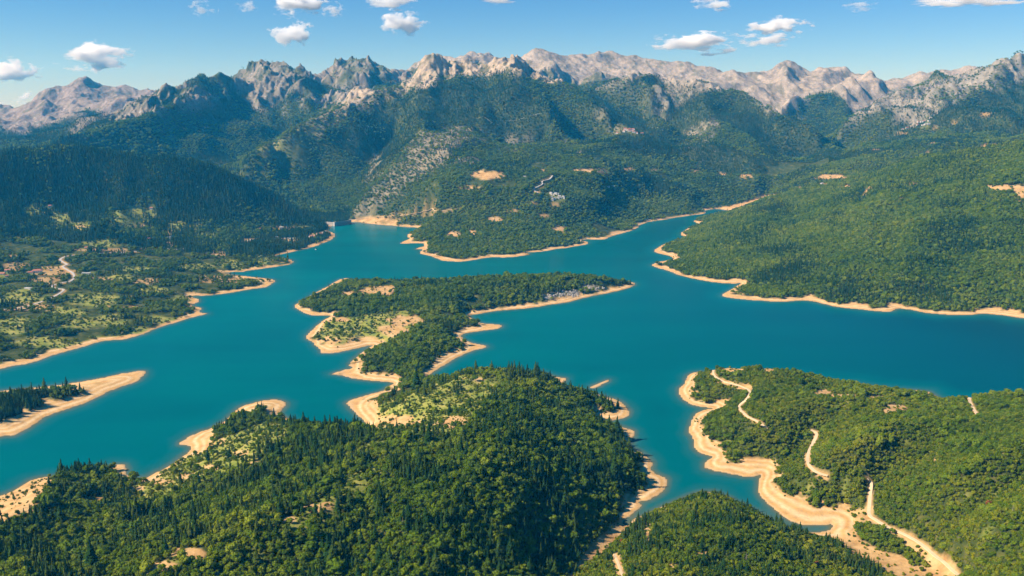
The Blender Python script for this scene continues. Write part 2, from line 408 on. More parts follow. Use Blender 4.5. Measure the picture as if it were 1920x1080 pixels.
# relief
wx = XX + 160 * fbm(XX / 900, YY / 900, 91, 3); wy = YY + 160 * fbm(XX / 900 + 40, YY / 900, 95, 3)
mtn = smooth(4200, 5400, YY)
N_h = 6.5 * fbm(XX / 210, YY / 210, 3, 4, .55) + 5 * (ridged(XX / 260, YY / 260, 33, 3) - .9)
N_m = 105 * np.minimum(ridged(wx / 900, wy / 900, 41, 6, .5) - 1.3, 0.1) + 7 * fbm(XX / 110, YY / 110, 60, 3, .6)
N_r = 34 * np.minimum(ridged(wx / 260, wy / 620, 141, 5, .55) - 1.7, 0.0)
N_mid = 30 * (ridged(wx / 620, wy / 620, 71, 4) - .9)
amp_h = smooth(2, 45, Z) * (0.6 + 0.4 * smooth(1000, 2500, YY)); amp_m = smooth(60, 500, Z) * mtn
AR = blur(np.select([REG == R4, REG == R1, REG == R3, REG == R2, REG == M2, REG == MC], [1.25, .6, .65, .9, .8, .6], 0.0), 6) * smooth(150, 600, Z) * mtn
amp_mid = smooth(15, 120, Z) * smooth(2300, 3200, YY) * (1 - .6 * mtn)
N = N_h * amp_h * (1 - .5 * mtn) * np.where((REG == FE) | (REG == FN), 1.9, np.where(REG == FC, 1.5, 1.0)) + N_m * amp_m + N_r * AR + N_mid * amp_mid
COR = blur(solve(FIX, np.where(FIX, N, 0)), 3)
Z = Z + N - COR
# beaches: a gentle drawdown shelf along every shore
QU, QV = proj(XX, YY, np.zeros_like(XX))
REG0 = REG
BW = np.select([REG == LH, REG == RH, REG == MC, REG == FC, REG == FN, REG == SPT], [17.0, 28.0, 24.0, 13.0, 4.0, 38.0], 29.0)
for (u, v, ru, rv, w) in ((1155,770,60,28,32),(1235,905,50,28,32),(1040,712,50,18,30),(250,890,50,26,34),(655,765,60,45,42),(515,765,70,26,40),(365,832,45,26,46),(1195,940,40,30,24),(1180,815,40,18,16)):
    m = (REG == FC) & (((QU - u) / ru) ** 2 + ((QV - v) / rv) ** 2 < 1)
    BW[m] = w
BW[(REG == FC) & (QU < 215) & (QV > 850)] = 3.0
BW[(REG == FC) & (QU > 1120) & (QV < 960)] = np.maximum(BW, 21.0)[(REG == FC) & (QU > 1120) & (QV < 960)]
BW[(REG == FE)] = 25.0
BW[(REG == FE) & (QV > 830)] = 34.0
BW = blur(BW, 3) * np.clip(1 + .6 * fbm(XX / 100, YY / 100, 14, 3, .6) + .35 * fbm(XX / 22, YY / 22, 15, 2), .15, 2.2)
shelf = np.minimum(DLAND, BW) * (0.13 + 0.05 * gnoise(XX / 90, YY / 90, 8)) + 0.25
lim = np.where(DLAND < BW + 70, shelf + np.maximum(DLAND - BW, 0) * 0.6, 1e9)
Z = np.where(LAND, np.minimum(np.maximum(Z, 0.3 + DLAND * 0.035), lim), 0)
Z = np.where(LAND, blur(Z, 1), -0.4 - DWAT * 0.10)
Z = np.maximum(Z, -30.0)
DAMZONE = LAND & (YY > 3880) & (YY < 4600) & (np.abs(XX / YY + .195) < .012)
print("terrain solved", round(time.time() - T0, 1))

# visibility from the camera (running maximum of the elevation angle away from it)
SL = (Z - H) / YY
CM = np.maximum.accumulate(SL, 0)
CMs = np.vstack([np.full((2, NA), -9.0), CM[:-2]])

def bil(F, X, Y):
    r, c = idx(X, Y)
    r = np.clip(r, 0, NS - 1.001); c = np.clip(c, 0, NA - 1.001)
    r0 = r.astype(int); c0 = c.astype(int); fr = r - r0; fc = c - c0
    return (F[r0, c0] * (1 - fr) * (1 - fc) + F[r0 + 1, c0] * fr * (1 - fc) + F[r0, c0 + 1] * (1 - fr) * fc + F[r0 + 1, c0 + 1] * fr * fc)

def near_(F, X, Y):
    r, c = idx(X, Y)
    return F[np.clip(np.round(r).astype(int), 0, NS - 1), np.clip(np.round(c).astype(int), 0, NA - 1)]

def ground(x, y):
    return float(bil(Z, np.array([x]), np.array([y]))[0])

def pick(u, v, ymin=500, ymax=16000):
    """first ground point met by the line of sight through (u, v)"""
    d = ray(u, v)
    ys = np.exp(np.linspace(math.log(ymin), math.log(ymax), 4000))
    k = ys / d[1]
    xs = d[0] * k; zs = H + d[2] * k
    g = np.maximum(bil(Z, xs, ys), 0)
    hit = np.nonzero(zs <= g)[0]
    i = hit[0] if len(hit) else int(np.argmin(zs - g))
    return Vector((xs[i], ys[i], g[i]))

# ------------------------------------------------------------------ ground cover
PU, PV = proj(XX, YY, Z)
VIS = SL >= CMs - 0.004
BARE = np.zeros((NS, NA)); GRASS = np.zeros((NS, NA)); ROCK = np.zeros((NS, NA)); CLEAR = np.zeros((NS, NA))
FUZZU = fbm(XX / (YY * .012), YY / (YY * .012) + S1D[:, None] * 80, 21, 3)
wn = fbm(XX / 30, YY / 30, 23, 3) ; wn2 = fbm(XX / 140, YY / 140, 25, 3)
JIT = np.where(YY < 4500, wn, wn2)

def inpoly(P, u, v):
    P = np.array(P, float); Q = np.roll(P, -1, 0)
    c = np.zeros(u.shape, bool)
    for (x1, y1), (x2, y2) in zip(P, Q):
        if y1 == y2: continue
        c ^= ((y1 <= v) != (y2 <= v)) & (u < x1 + (v - y1) / (y2 - y1) * (x2 - x1))
    return c

def paint(F, regs, P, val=1.0, jit=4.0, soft=2):
    P = np.array(P, float)
    mu = (P[:, 0].min() - 12, P[:, 0].max() + 12); mv = (P[:, 1].min() - 10, P[:, 1].max() + 10)
    m = np.isin(REG, regs) & LAND & (PU > mu[0]) & (PU < mu[1]) & (PV > mv[0]) & (PV < mv[1])
    if not m.any(): return
    hit = inpoly(P, PU[m] + JIT[m] * jit, PV[m] + JIT[m] * jit * .5)
    F[m] = np.maximum(F[m], hit * val)

def ell(F, regs, u, v, ru, rv, val=1.0):
    m = np.isin(REG, regs) & LAND & (abs(PU - u) < ru * 1.8) & (abs(PV - v) < rv * 1.8)
    if not m.any(): return
    d = ((PU[m] - u) / ru) ** 2 + ((PV[m] - v) / rv) ** 2 + JIT[m] * .8
    F[m] = np.maximum(F[m], (d < 1) * val)

# rock
FAR_ALL = [R1, R3]
for rg, pz in ((R1, 1.0), (R3, 1.0)):
    ROCK[(REG == rg) & (Z > 690)] = 1.0
paint(ROCK, [R3, R4], [(-300,120),(350,120),(355,182),(300,207),(225,232),(195,216),(165,205),(130,222),(90,236),(30,250),(0,238),(-300,246)], 1, 9)
paint(ROCK, [R3], [(128,240),(150,220),(180,218),(188,240),(160,262),(120,262)], .6, 10)
paint(ROCK, [R1, R4, M2, MC], [(735,100),(960,100),(1000,80),(1300,110),(1480,130),(1560,120),(1700,140),(1820,120),(1820,170),(1700,178),(1640,205),(1600,215),(1585,190),(1560,170),(1520,175),(1490,215),(1440,215),(1400,180),(1330,165),(1250,150),(1130,150),(1070,160),(1000,140),(960,120),(735,150)], 1, 8)
paint(ROCK, [R4], [(325,198),(365,160),(410,145),(424,152),(432,168),(404,192),(372,208)], 1, 7)
paint(ROCK, [R4], [(424,155),(440,130),(530,100),(600,138),(628,180),(640,205),(612,222),(590,190),(572,205),(552,168),(540,170),(530,215),(515,235),(490,215),(462,190),(440,172)], .9, 12)
paint(ROCK, [R4, MC], [(590,150),(630,104),(700,102),(724,132),(750,132),(745,158),(700,176),(655,200),(625,190)], 1, 8)
paint(ROCK, [MC, R4], [(735,150),(770,130),(800,104),(930,104),(960,104),(1010,132),(1068,156),(1052,160),(1000,146),(970,140),(940,132),(905,138),(860,146),(800,158),(770,168)], .95, 8)
paint(ROCK, [MC], [(636,196),(700,166),(770,152),(775,168),(722,190),(660,220),(592,256),(560,268),(500,292),(480,300),(505,266),(560,240)], .55, 12)
paint(ROCK, [MC], [(655,416),(676,385),(715,338),(755,285),(790,246),(850,238),(905,243),(892,268),(852,280),(838,305),(772,345),(742,368),(712,390),(690,405)], .62, 12)
paint(ROCK, [MC], [(690,345),(720,290),(706,280),(690,320),(680,350)], .5, 8)
for e in ((880,300,30,8),(960,268,18,16),(985,262,12,8),(1125,215,14,14),(1150,235,16,14),(1060,262,10,8),(1085,285,8,6)): ell(ROCK, [MC], *e, .5)
paint(ROCK, [M2], [(1095,165),(1150,142),(1210,136),(1290,144),(1320,146),(1386,186),(1384,194),(1335,168),(1300,186),(1262,210),(1240,236),(1225,215),(1185,196),(1150,172)], .6, 14)
paint(ROCK, [M2], [(1268,266),(1300,235),(1338,212),(1346,240),(1330,262),(1300,280)], .7, 10)
paint(ROCK, [R2], [(1556,264),(1600,210),(1640,188),(1700,162),(1813,130),(1862,128),(1850,165),(1808,186),(1770,205),(1740,226),(1690,232),(1640,238),(1592,264)], .8, 10)
paint(ROCK, [R2], [(1830,100),(1960,85),(1960,150),(1900,160),(1850,172)], .8, 14)
paint(ROCK, [R1], [(1496,218),(1530,240),(1522,236),(1500,228)], .9, 3)
paint(BARE, [RH, MC, M2], [(1340,389),(1366,387),(1405,377),(1438,364),(1448,366),(1410,383),(1370,397),(1345,402)], 1, 1.5)
paint(GRASS, [MC], [(440,308),(500,268),(556,244),(590,225),(610,232),(575,275),(545,318),(520,345),(480,330)], .3, 8)
paint(ROCK, [R2], [(1700,232),(1706,218),(1740,210),(1776,182),(1770,200),(1738,226),(1712,236)], 1, 3)
_st = smooth(-.05, .35, fbm(wx / 170, wy / 600, 401, 3) + .35 * wn2) * (1 - smooth(720, 900, Z)) * np.select([REG == R4, REG == M2, REG == R2, REG == MC], [1.0, .85, .55, .3], 0.0)
ROCK *= 1 - .92 * _st
# bare fields and meadows
for e in ((915,328,32,9),(1098,320,26,5),(1130,322,12,7),(1180,317,18,3),(1225,319,16,3),(1300,321,14,3),(1352,326,12,3),(1400,330,14,3),(850,440,16,6),(885,435,8,6),(930,412,18,6),(1048,428,16,6),(1052,432,10,6),
          (880,352,20,3),(1020,320,6,4),(1025,340,8,5),(1005,360,8,6),(1000,380,12,3),(1040,385,10,6),(960,395,14,3),(1020,404,14,3),(1130,345,12,3),(760,403,36,2.5),(700,411,34,4),(735,414,25,3),(640,405,5,4)): ell(BARE, [MC, M2], e[0], e[1], e[2] * .95, e[3] * .95, .78)
for e in ((1562,333,36,6),(1578,350,28,3),(1540,347,10,3),(1628,354,8,6),(1622,364,4,5),(1662,346,10,2),(1860,272,22,3),(1843,278,12,4),(1888,353,42,8),(1912,368,14,12),(1692,374,13,3),(1710,345,8,3),(1500,352,6,4),(1455,368,12,3)): ell(BARE, [RH, R2, M2], e[0], e[1], e[2] * .95, e[3] * 1.0, .78)
for e in ((1690,250,14,3),(1720,262,10,3),(1755,268,12,2),(1850,215,12,5),(1790,230,8,4),(1752,240,12,3),(1780,252,8,3),(1640,280,10,2),(1740,285,14,2)): ell(BARE, [R2, M2], *e, .55)
for e in ((245,410,38,18),(335,425,18,8),(362,426,16,6),(432,495,22,8),(490,487,18,8),(178,562,40,11),(150,425,20,10),(60,396,16,9),(110,410,16,10),(570,425,18,5),(455,400,10,3),(525,480,12,4),(265,625,35,8),(200,640,35,8),(210,600,25,10),(130,650,40,8),(40,560,40,14),(300,600,30,6),(350,560,24,6),(120,585,34,8),(20,620,26,8),(370,500,30,6),(250,505,30,6),(470,505,20,5),(190,455,30,7),(390,440,26,6),(150,605,40,9),(80,640,40,9),(30,604,30,8),(290,545,26,7),(225,520,24,6)): ell(GRASS, [LH], e[0], e[1], e[2] * 1.15, e[3] * 1.15)
for e in ((268,424,26,7),(312,437,20,8),(318,458,12,8),(405,476,24,8),(528,428,42,7),(280,528,36,8),(395,523,38,9),(440,526,28,7),(100,508,48,12),(30,500,40,9),(85,525,40,9),(60,576,52,11),(210,575,18,4),(240,576,26,4),(200,468,70,4),(280,466,30,3),(150,425,14,6),(85,398,16,3),(460,450,24,5),(545,452,30,5),(590,440,18,4),(20,480,20,4),(88,494,8,4),(190,523,25,5),(240,560,12,3)): ell(BARE, [LH], e[0], e[1], e[2] * .8, e[3] * .8, .62)
paint(GRASS, [IS], [(588,612),(622,596),(690,590),(760,582),(792,600),(735,640),(690,650),(625,652),(592,636)], 1, 3)
for e in ((700,548,34,9),(725,543,22,8),(655,552,18,6),(762,602,32,12),(735,620,30,10),(690,640,30,8),(620,640,20,9),(640,600,14,5)): ell(BARE, [IS], *e, .85)
paint(BARE, [FC], [(-20,985),(-20,925),(60,895),(116,889),(84,922),(58,966),(20,986)], .78, 5)
for e in ((300,903,22,7),(355,893,22,6),(395,876,16,5),(455,850,18,6),(180,938,22,8),(350,1040,30,14),(310,1064,28,14),(590,956,28,10),(612,948,14,8),(540,975,16,7),(745,790,38,13),(848,792,30,12),(702,790,16,16),(415,828,6,8),(260,915,12,5),(480,870,10,4),(760,965,8,3),(795,968,7,3),(1100,930,10,4),(1130,895,10,3),(900,815,6,4),(1100,765,26,3),(900,712,10,5),(1015,712,8,4),(1142,808,3,8)): ell(BARE, [FC], *e, .85)
paint(GRASS, [FC], [(680,780),(750,732),(830,708),(905,698),(940,716),(915,756),(890,784),(850,812),(760,822),(690,814)], 1, 3)
paint(GRASS, [FC], [(215,940),(270,897),(310,872),(380,838),(440,812),(500,790),(545,784),(545,812),(490,858),(430,884),(360,912),(300,938)], 1, 3)
paint(GRASS, [FC], [(500,1000),(590,945),(680,872),(740,846),(720,890),(650,960),(560,1005)], .8, 4)
paint(GRASS, [FC], [(640,850),(700,828),(760,822),(700,845),(660,862)], 1, 3)
for e in ((1680,767,22,12),(1545,736,18,7),(1575,741,30,4),(1440,693,14,5),(1372,694,22,8),(1830,862,12,4),(1750,862,6,3),(1395,728,14,8),(1360,716,16,6),(1640,745,18,4)): ell(BARE, [FE], *e, .85)
paint(BARE, [FE, FN], [(1555,985),(1588,958),(1600,985),(1612,1010),(1650,1032),(1690,1042),(1730,1062),(1775,1092),(1690,1092),(1640,1057),(1600,1043),(1565,1012)], .95, 4)
paint(BARE, [FE], [(1696,1006),(1735,1022),(1770,1052),(1805,1092),(1765,1092),(1730,1052),(1700,1032)], .95, 3)
paint(BARE, [FE], [(1592,956),(1630,950),(1645,975),(1622,985),(1600,982)], .6, 4)
paint(BARE, [FC, FN], [(1195,944),(1216,938),(1204,965),(1168,1000),(1142,1026),(1116,1046),(1092,1060),(1070,1090),(1058,1090),(1098,1032),(1140,990),(1175,960)], 1, 3)
for e in ((1214,998,7,22),(1160,1062,8,22),(1320,1040,14,5),(1260,1062,10,4)): ell(BARE, [FN], *e, .8)
GRASS = np.maximum(GRASS, .75 * ((REG == FE) | (REG == FN)) * (fbm(XX / 26, YY / 26, 61, 3) > .62))
GRASS = np.maximum(GRASS, .8 * ((REG == FC) & (fbm(XX / 40, YY / 40, 62, 3) > .8)))
GRASS = np.maximum(GRASS, .8 * (((REG == IS) | (REG == RH)) & (fbm(XX / 45, YY / 45, 63, 3) > .85)))
# where firs or broadleaf trees prevail, also colouring sun and shade onto the spur
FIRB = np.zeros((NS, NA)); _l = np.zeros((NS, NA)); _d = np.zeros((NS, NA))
paint(_l, [MC, R4], [(436,312),(500,266),(556,240),(640,194),(722,158),(738,166),(692,198),(642,238),(604,292),(575,352),(540,362),(480,332)], 1, 4)  # bright broadleaf only: sunlight put into the colour of the spur's left flank
paint(_d, [MC, R4, M2], [(738,166),(800,158),(900,148),(962,150),(1010,190),(1060,240),(950,262),(870,238),(790,248),(740,298),(690,338),(640,330),(604,296),(642,240),(692,198)], 1, 8)  # extra dark firs: shade put into the colour of the right flank and valley
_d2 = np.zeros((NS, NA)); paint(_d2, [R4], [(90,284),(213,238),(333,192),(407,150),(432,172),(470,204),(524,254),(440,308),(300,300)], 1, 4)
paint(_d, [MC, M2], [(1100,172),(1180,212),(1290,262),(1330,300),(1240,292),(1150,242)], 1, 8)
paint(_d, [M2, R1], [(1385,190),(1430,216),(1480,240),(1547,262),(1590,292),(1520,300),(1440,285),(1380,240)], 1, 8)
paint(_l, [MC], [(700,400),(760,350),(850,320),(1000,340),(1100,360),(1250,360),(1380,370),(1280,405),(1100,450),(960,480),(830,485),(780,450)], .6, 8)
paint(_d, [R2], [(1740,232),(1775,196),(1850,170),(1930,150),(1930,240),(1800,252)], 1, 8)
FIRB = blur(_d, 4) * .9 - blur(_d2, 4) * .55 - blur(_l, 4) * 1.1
# drawdown beaches
beach = LAND & (DLAND < BW) & (Z < 14)
beach |= LAND & (Z < 1.6 + 1.5 * wn) & (DLAND < 60) & (BW > 12)
beach |= (LID >= 4)
beach |= (LID == 3) & (PU > 185 + 20 * wn)
beach |= (LID == 3) & (PV - (765 - .33 * PU + 24) > 0) & VIS
BARE[beach] = 1.0
BEACH = beach.astype(float)

ROADS = {}
def road_pts(px, ymin=500, ymax=16000, n=6):
    P = catmull_open(px, n)
    return [pick(u, v, ymin, ymax) for u, v in P]
def catmull_open(pts, n):
    P = np.array(pts, float); P = np.vstack([2 * P[0] - P[1], P, 2 * P[-1] - P[-2]]); out = []
    for i in range(1, len(P) - 2):
        p0, p1, p2, p3 = P[i - 1:i + 3]
        for k in range(n):
            t = k / n
            out.append(0.5 * ((2 * p1) + (-p0 + p2) * t + (2 * p0 - 5 * p1 + 4 * p2 - p3) * t * t + (-p0 + 3 * p1 - 3 * p2 + p3) * t ** 3))
    out.append(P[-2])
    return out
ROAD_DEF = [
 ('dirt_track', 3.6, 'pale dirt track winding over the top of the scrub covered right hill', [(1338,690),(1339,704),(1358,716),(1393,727),(1406,735),(1400,749),(1386,763),(1400,780),(1420,790),(1439,804)], (900, 1700)),
 ('dirt_track', 4.2, 'pale dirt track curving down the middle of the right scrub hill', [(1521,806),(1531,814),(1525,831),(1516,850),(1515,868),(1525,882),(1540,891),(1552,895)], (800, 1500)),
 ('dirt_track', 4.2, 'pale dirt track along the sandy valley at the lower right', [(1626,898),(1633,907),(1632,924),(1630,948),(1630,966),(1642,975),(1661,987),(1700,1006),(1731,1025),(1766,1057),(1800,1086)], (600, 1400)),
 ('dirt_track', 4.0, 'short pale dirt track near the right edge above the lake', [(1832,739),(1818,744),(1820,757),(1828,771),(1836,782)], (800, 1700)),
 ('dirt_track', 2.6, 'sandy footpath down the small wooded hill at bottom right of centre', [(1152,1040),(1158,1055),(1164,1070),(1168,1085)], (500, 1300)),
 ('road', 6.0, 'winding grey road through the village and meadows of the left shore', [(8,581),(40,577),(70,569),(100,557),(114,549),(119,543),(104,541),(97,537),(104,534),(120,530),(131,528),(139,521),(136,512),(124,505),(118,500),(126,496),(120,493),(113,487),(122,482),(140,479),(180,476),(230,474),(270,471)], (1500, 3600)),
 ('road', 9.0, 'grey road behind the trees between the meadows of the left shore', [(352,466),(330,468),(318,467),(300,466)], (2000, 3700)),
 ('road', 8.0, 'grey lakeside road with parking near the dam', [(455,455),(480,448),(505,449),(530,447),(560,446),(585,443),(610,434)], (2500, 3900)),
 ('road', 5.5, 'pale mountain road winding above the white village', [(1036,330),(1030,337),(1017,341),(1017,346),(1009,351),(1002,355),(1006,361),(1012,363)], (3300, 5200)),
 ('dirt_track', 5.0, 'pale dirt track on the lower slope beyond the lake', [(657,413),(690,409),(720,407),(760,404),(800,399),(830,396),(866,391)], (3000, 5200)),
]
for i, (nm, w, lab, px, (y0, y1)) in enumerate(ROAD_DEF):
    pts = road_pts(px, y0, y1)
    ROADS[i] = pts
    for a, b in zip(pts[:-1], pts[1:]):
        n = int((b - a).length / 2.5) + 1
        for t in range(n):
            q = a + (b - a) * (t / n)
            r, c = idx(q.x, q.y)
            rad = w * .5 + (1.8 if nm == 'dirt_track' else 3.0)
            rb = max(rad, w * .5 + 9.5); kr = int(rb / (q.y * DS)) + 1; kc = int(rb / (q.y * DA)) + 1
            r = int(r); c = int(c)
            s_ = (slice(max(r - kr, 0), r + kr + 1), slice(max(c - kc, 0), c + kc + 1))
            d = np.hypot(XX[s_] - q.x, YY[s_] - q.y)
            BARE[s_] = np.maximum(BARE[s_], (d < rad * (1 + .3 * wn[s_])) * .95)
            CLEAR[s_] = np.maximum(CLEAR[s_], d < w * .5 + (2.5 if nm == 'dirt_track' else 9.0))
HOUSES = [
 # u, v, width, depth, eaves height, turn, wall, roof, roof kind, label, group, ymin, ymax
 (70,511,26,13,6.5,.35,'w','r','hip','large house with red tiled roofs on the bare terrace by the left village',None,1500,3300),
 (15,510,15,11,6,.2,'w','r','gable','white house with a red roof nearest the left edge of the village',None,1500,3300),
 (40,509,13,10,4.5,.3,'w','r','hip','small red roofed house between the white house and the large one',None,1500,3300),
 (4,515,16,10,4,.1,'c','r','gable','low red roofed house cut by the left edge below the white house',None,1500,3300),
 (13,519,8,6,4,.4,'w','r','gable','small pale house just below the white house at the left edge',None,1500,3300),
 (22,523,6,5,3,.1,'w','g','flat','tiny white hut below the terrace beside dark trees',None,1500,3300),
 (162,514,24,9,4,.05,'w','g','flat','long low white building among trees right of the terrace',None,1500,3300),
 (53,542,20,7,3.4,-.3,'w','g','flat','low white shed in the trees above the sloping road',None,1500,3300),
 (96,508,7,6,3.5,.2,'w','g','flat','small white hut at the right end of the terrace',None,1500,3300),
 (162,466,10,8,4,.3,'c','r','gable','small orange roofed house just above the winding road',None,1900,3700),
 (94,388,10,8,5,.2,'c','r','gable','tiny red roofed house high on the dark left hill',None,1900,3700),
 (156,396,10,8,4,.2,'w','g','flat','tiny pale house in the clearing high on the left hill',None,1900,3700),
 (284,392,11,8,5,.1,'w','r','gable','tiny red roofed house above the green meadow',None,1900,3800),
 (281,449,12,8,4,.2,'c','r','gable','small red roofed house under the green meadow',None,1900,3800),
 (317,447,12,8,5,.2,'w','g','flat','small white house beside the bare field on the left shore',None,1900,3800),
 (491,431,18,11,5,.1,'c','r','gable','red roofed house in the trees behind the lakeside meadow',None,2500,3900),
 (527,430,12,9,9,.3,'w','g','gable','tall white building beside the meadow near the dam',None,2500,3900),
 (518,438,11,8,5,.2,'w','g','gable','white house between the meadow and the lakeside road',None,2500,3900),
 (519,446,11,8,4,.2,'w','g','flat','white house at the edge of the lakeside parking',None,2500,3900),
 (546,450,16,10,6,.15,'c','g','flat','tan flat roofed building on the lakeside parking',None,2500,3900),
 (587,445,26,11,5,.35,'w','r','gable','long red roofed building on the shore road near the dam',None,2500,3900),
 (599,440,18,11,5,.3,'w','r','gable','red roofed house at the shore end nearest the dam',None,2500,3950),
 (580,406,18,10,6,-.4,'w','g','flat','pale building on the gorge road above the dam',None,2500,4050),
]
VILL = [((1033,364),(1038,366),(1042,364),(1046,365),(1034,370),(1037,374),(1049,369),(1052,371),(1056,370),(1047,372),(1041,373),(1036,376),(1057,372)),
 ((1172,243),(1176,244),(1181,243),(1180,246),(1187,243),(1186,246),(1188,248),(1194,250),(1204,251),(1170,247),(1157,250)),
 ((1722,229),(1728,229),(1733,228),(1742,227),(1731,235),(1735,234),(1741,233),(1721,235),(1701,241),(1692,243),(1745,222)),
 ((1140,351),(1149,351),(984,332),(1541,346),(1548,348))]
VLAB = [('white house in the small village in the middle of the lower mountain', 'white houses of the mid slope village', 3000, 5200, 9),
 ('tiny red roofed house in the high village on the central mountain', 'houses of the high mountain village', 4500, 8000, 15),
 ('tiny pale house of the village below the scree slope', 'houses of the village under the scree', 4500, 8500, 15),
 ('lone pale house in a small clearing beyond the lake', 'lone houses beyond the lake', 3000, 5200, 13)]
HP = [pick(h[0], h[1], h[11], h[12]) for h in HOUSES]
VP = [[pick(u, v, VLAB[i][2], VLAB[i][3]) for u, v in g] for i, g in enumerate(VILL)]
for p, rad in [(p, h[2] * .75 + 5) for p, h in zip(HP, HOUSES)] + [(p, 9.0) for g in VP for p in g]:
    ctr = (p.x, p.y - rad * .4)
    m = np.hypot(XX - ctr[0], (YY - ctr[1]) * .6) < rad
    CLEAR[m] = 1; GRASS[m] = np.maximum(GRASS[m], .6)
CLIFF = [(1060, 552, 26, 6.5), (1030, 556, 16, 5), (1078, 550, 10, 7), (1112, 540, 22, 6)]
for u, v, ru, rv in CLIFF:
    m = (REG == IS) & (((PU - u) / ru) ** 2 + ((PV - v) / rv) ** 2 < 1)
    CLEAR[m] = 1; ROCK[m] = .8
print("cover done", round(time.time() - T0, 1))
BAREs = blur(BARE, 1); GRASSs = blur(GRASS, 2); ROCKs = blur(ROCK, 2)

# ------------------------------------------------------------------ materials
def mat(name):
    m = bpy.data.materials.new(name); m.use_nodes = True
    nt = m.node_tree; nt.nodes.clear()
    out = nt.nodes.new("ShaderNodeOutputMaterial")
    return m, nt, out
def nd(nt, t, **kw):
    n = nt.nodes.new(t)
    for k_, v_ in kw.items():
        if hasattr(n, k_) and k_ not in n.inputs: setattr(n, k_, v_)
        else: n.inputs[k_].default_value = v_
    return n
def ramp(nt, src, stops):
    r = nt.nodes.new("ShaderNodeValToRGB")
    el = r.color_ramp.elements
    while len(el) < len(stops): el.new(0.5)
    for e, (p, c) in zip(el, stops):
        e.position = p; e.color = (*c, 1) if len(c) == 3 else c
    nt.links.new(src, r.inputs[0])
    return r.outputs[0]
def mixc(nt, fac, a, b):
    mx = nt.nodes.new("ShaderNodeMix"); mx.data_type = 'RGBA'
    for sock, val in ((mx.inputs[0], fac), (mx.inputs[6], a), (mx.inputs[7], b)):
        if isinstance(val, bpy.types.NodeSocket): nt.links.new(val, sock)
        elif isinstance(val, (int, float)): sock.default_value = val
        else: sock.default_value = (*val, 1)
    return mx.outputs[2]
def math_(nt, op, a, b=0.0, clamp=False):
    n = nt.nodes.new("ShaderNodeMath"); n.operation = op; n.use_clamp = clamp
    for sock, val in ((n.inputs[0], a), (n.inputs[1], b)):
        if isinstance(val, bpy.types.NodeSocket): nt.links.new(val, sock)
        else: sock.default_value = val
    return n.outputs[0]
def noise(nt, vec, scale, detail=4, rough=.55):
    n = nt.nodes.new("ShaderNodeTexNoise")
    n.inputs['Scale'].default_value = scale; n.inputs['Detail'].default_value = detail; n.inputs['Roughness'].default_value = rough
    if vec is not None: nt.links.new(vec, n.inputs['Vector'])
    return n.outputs['Fac']

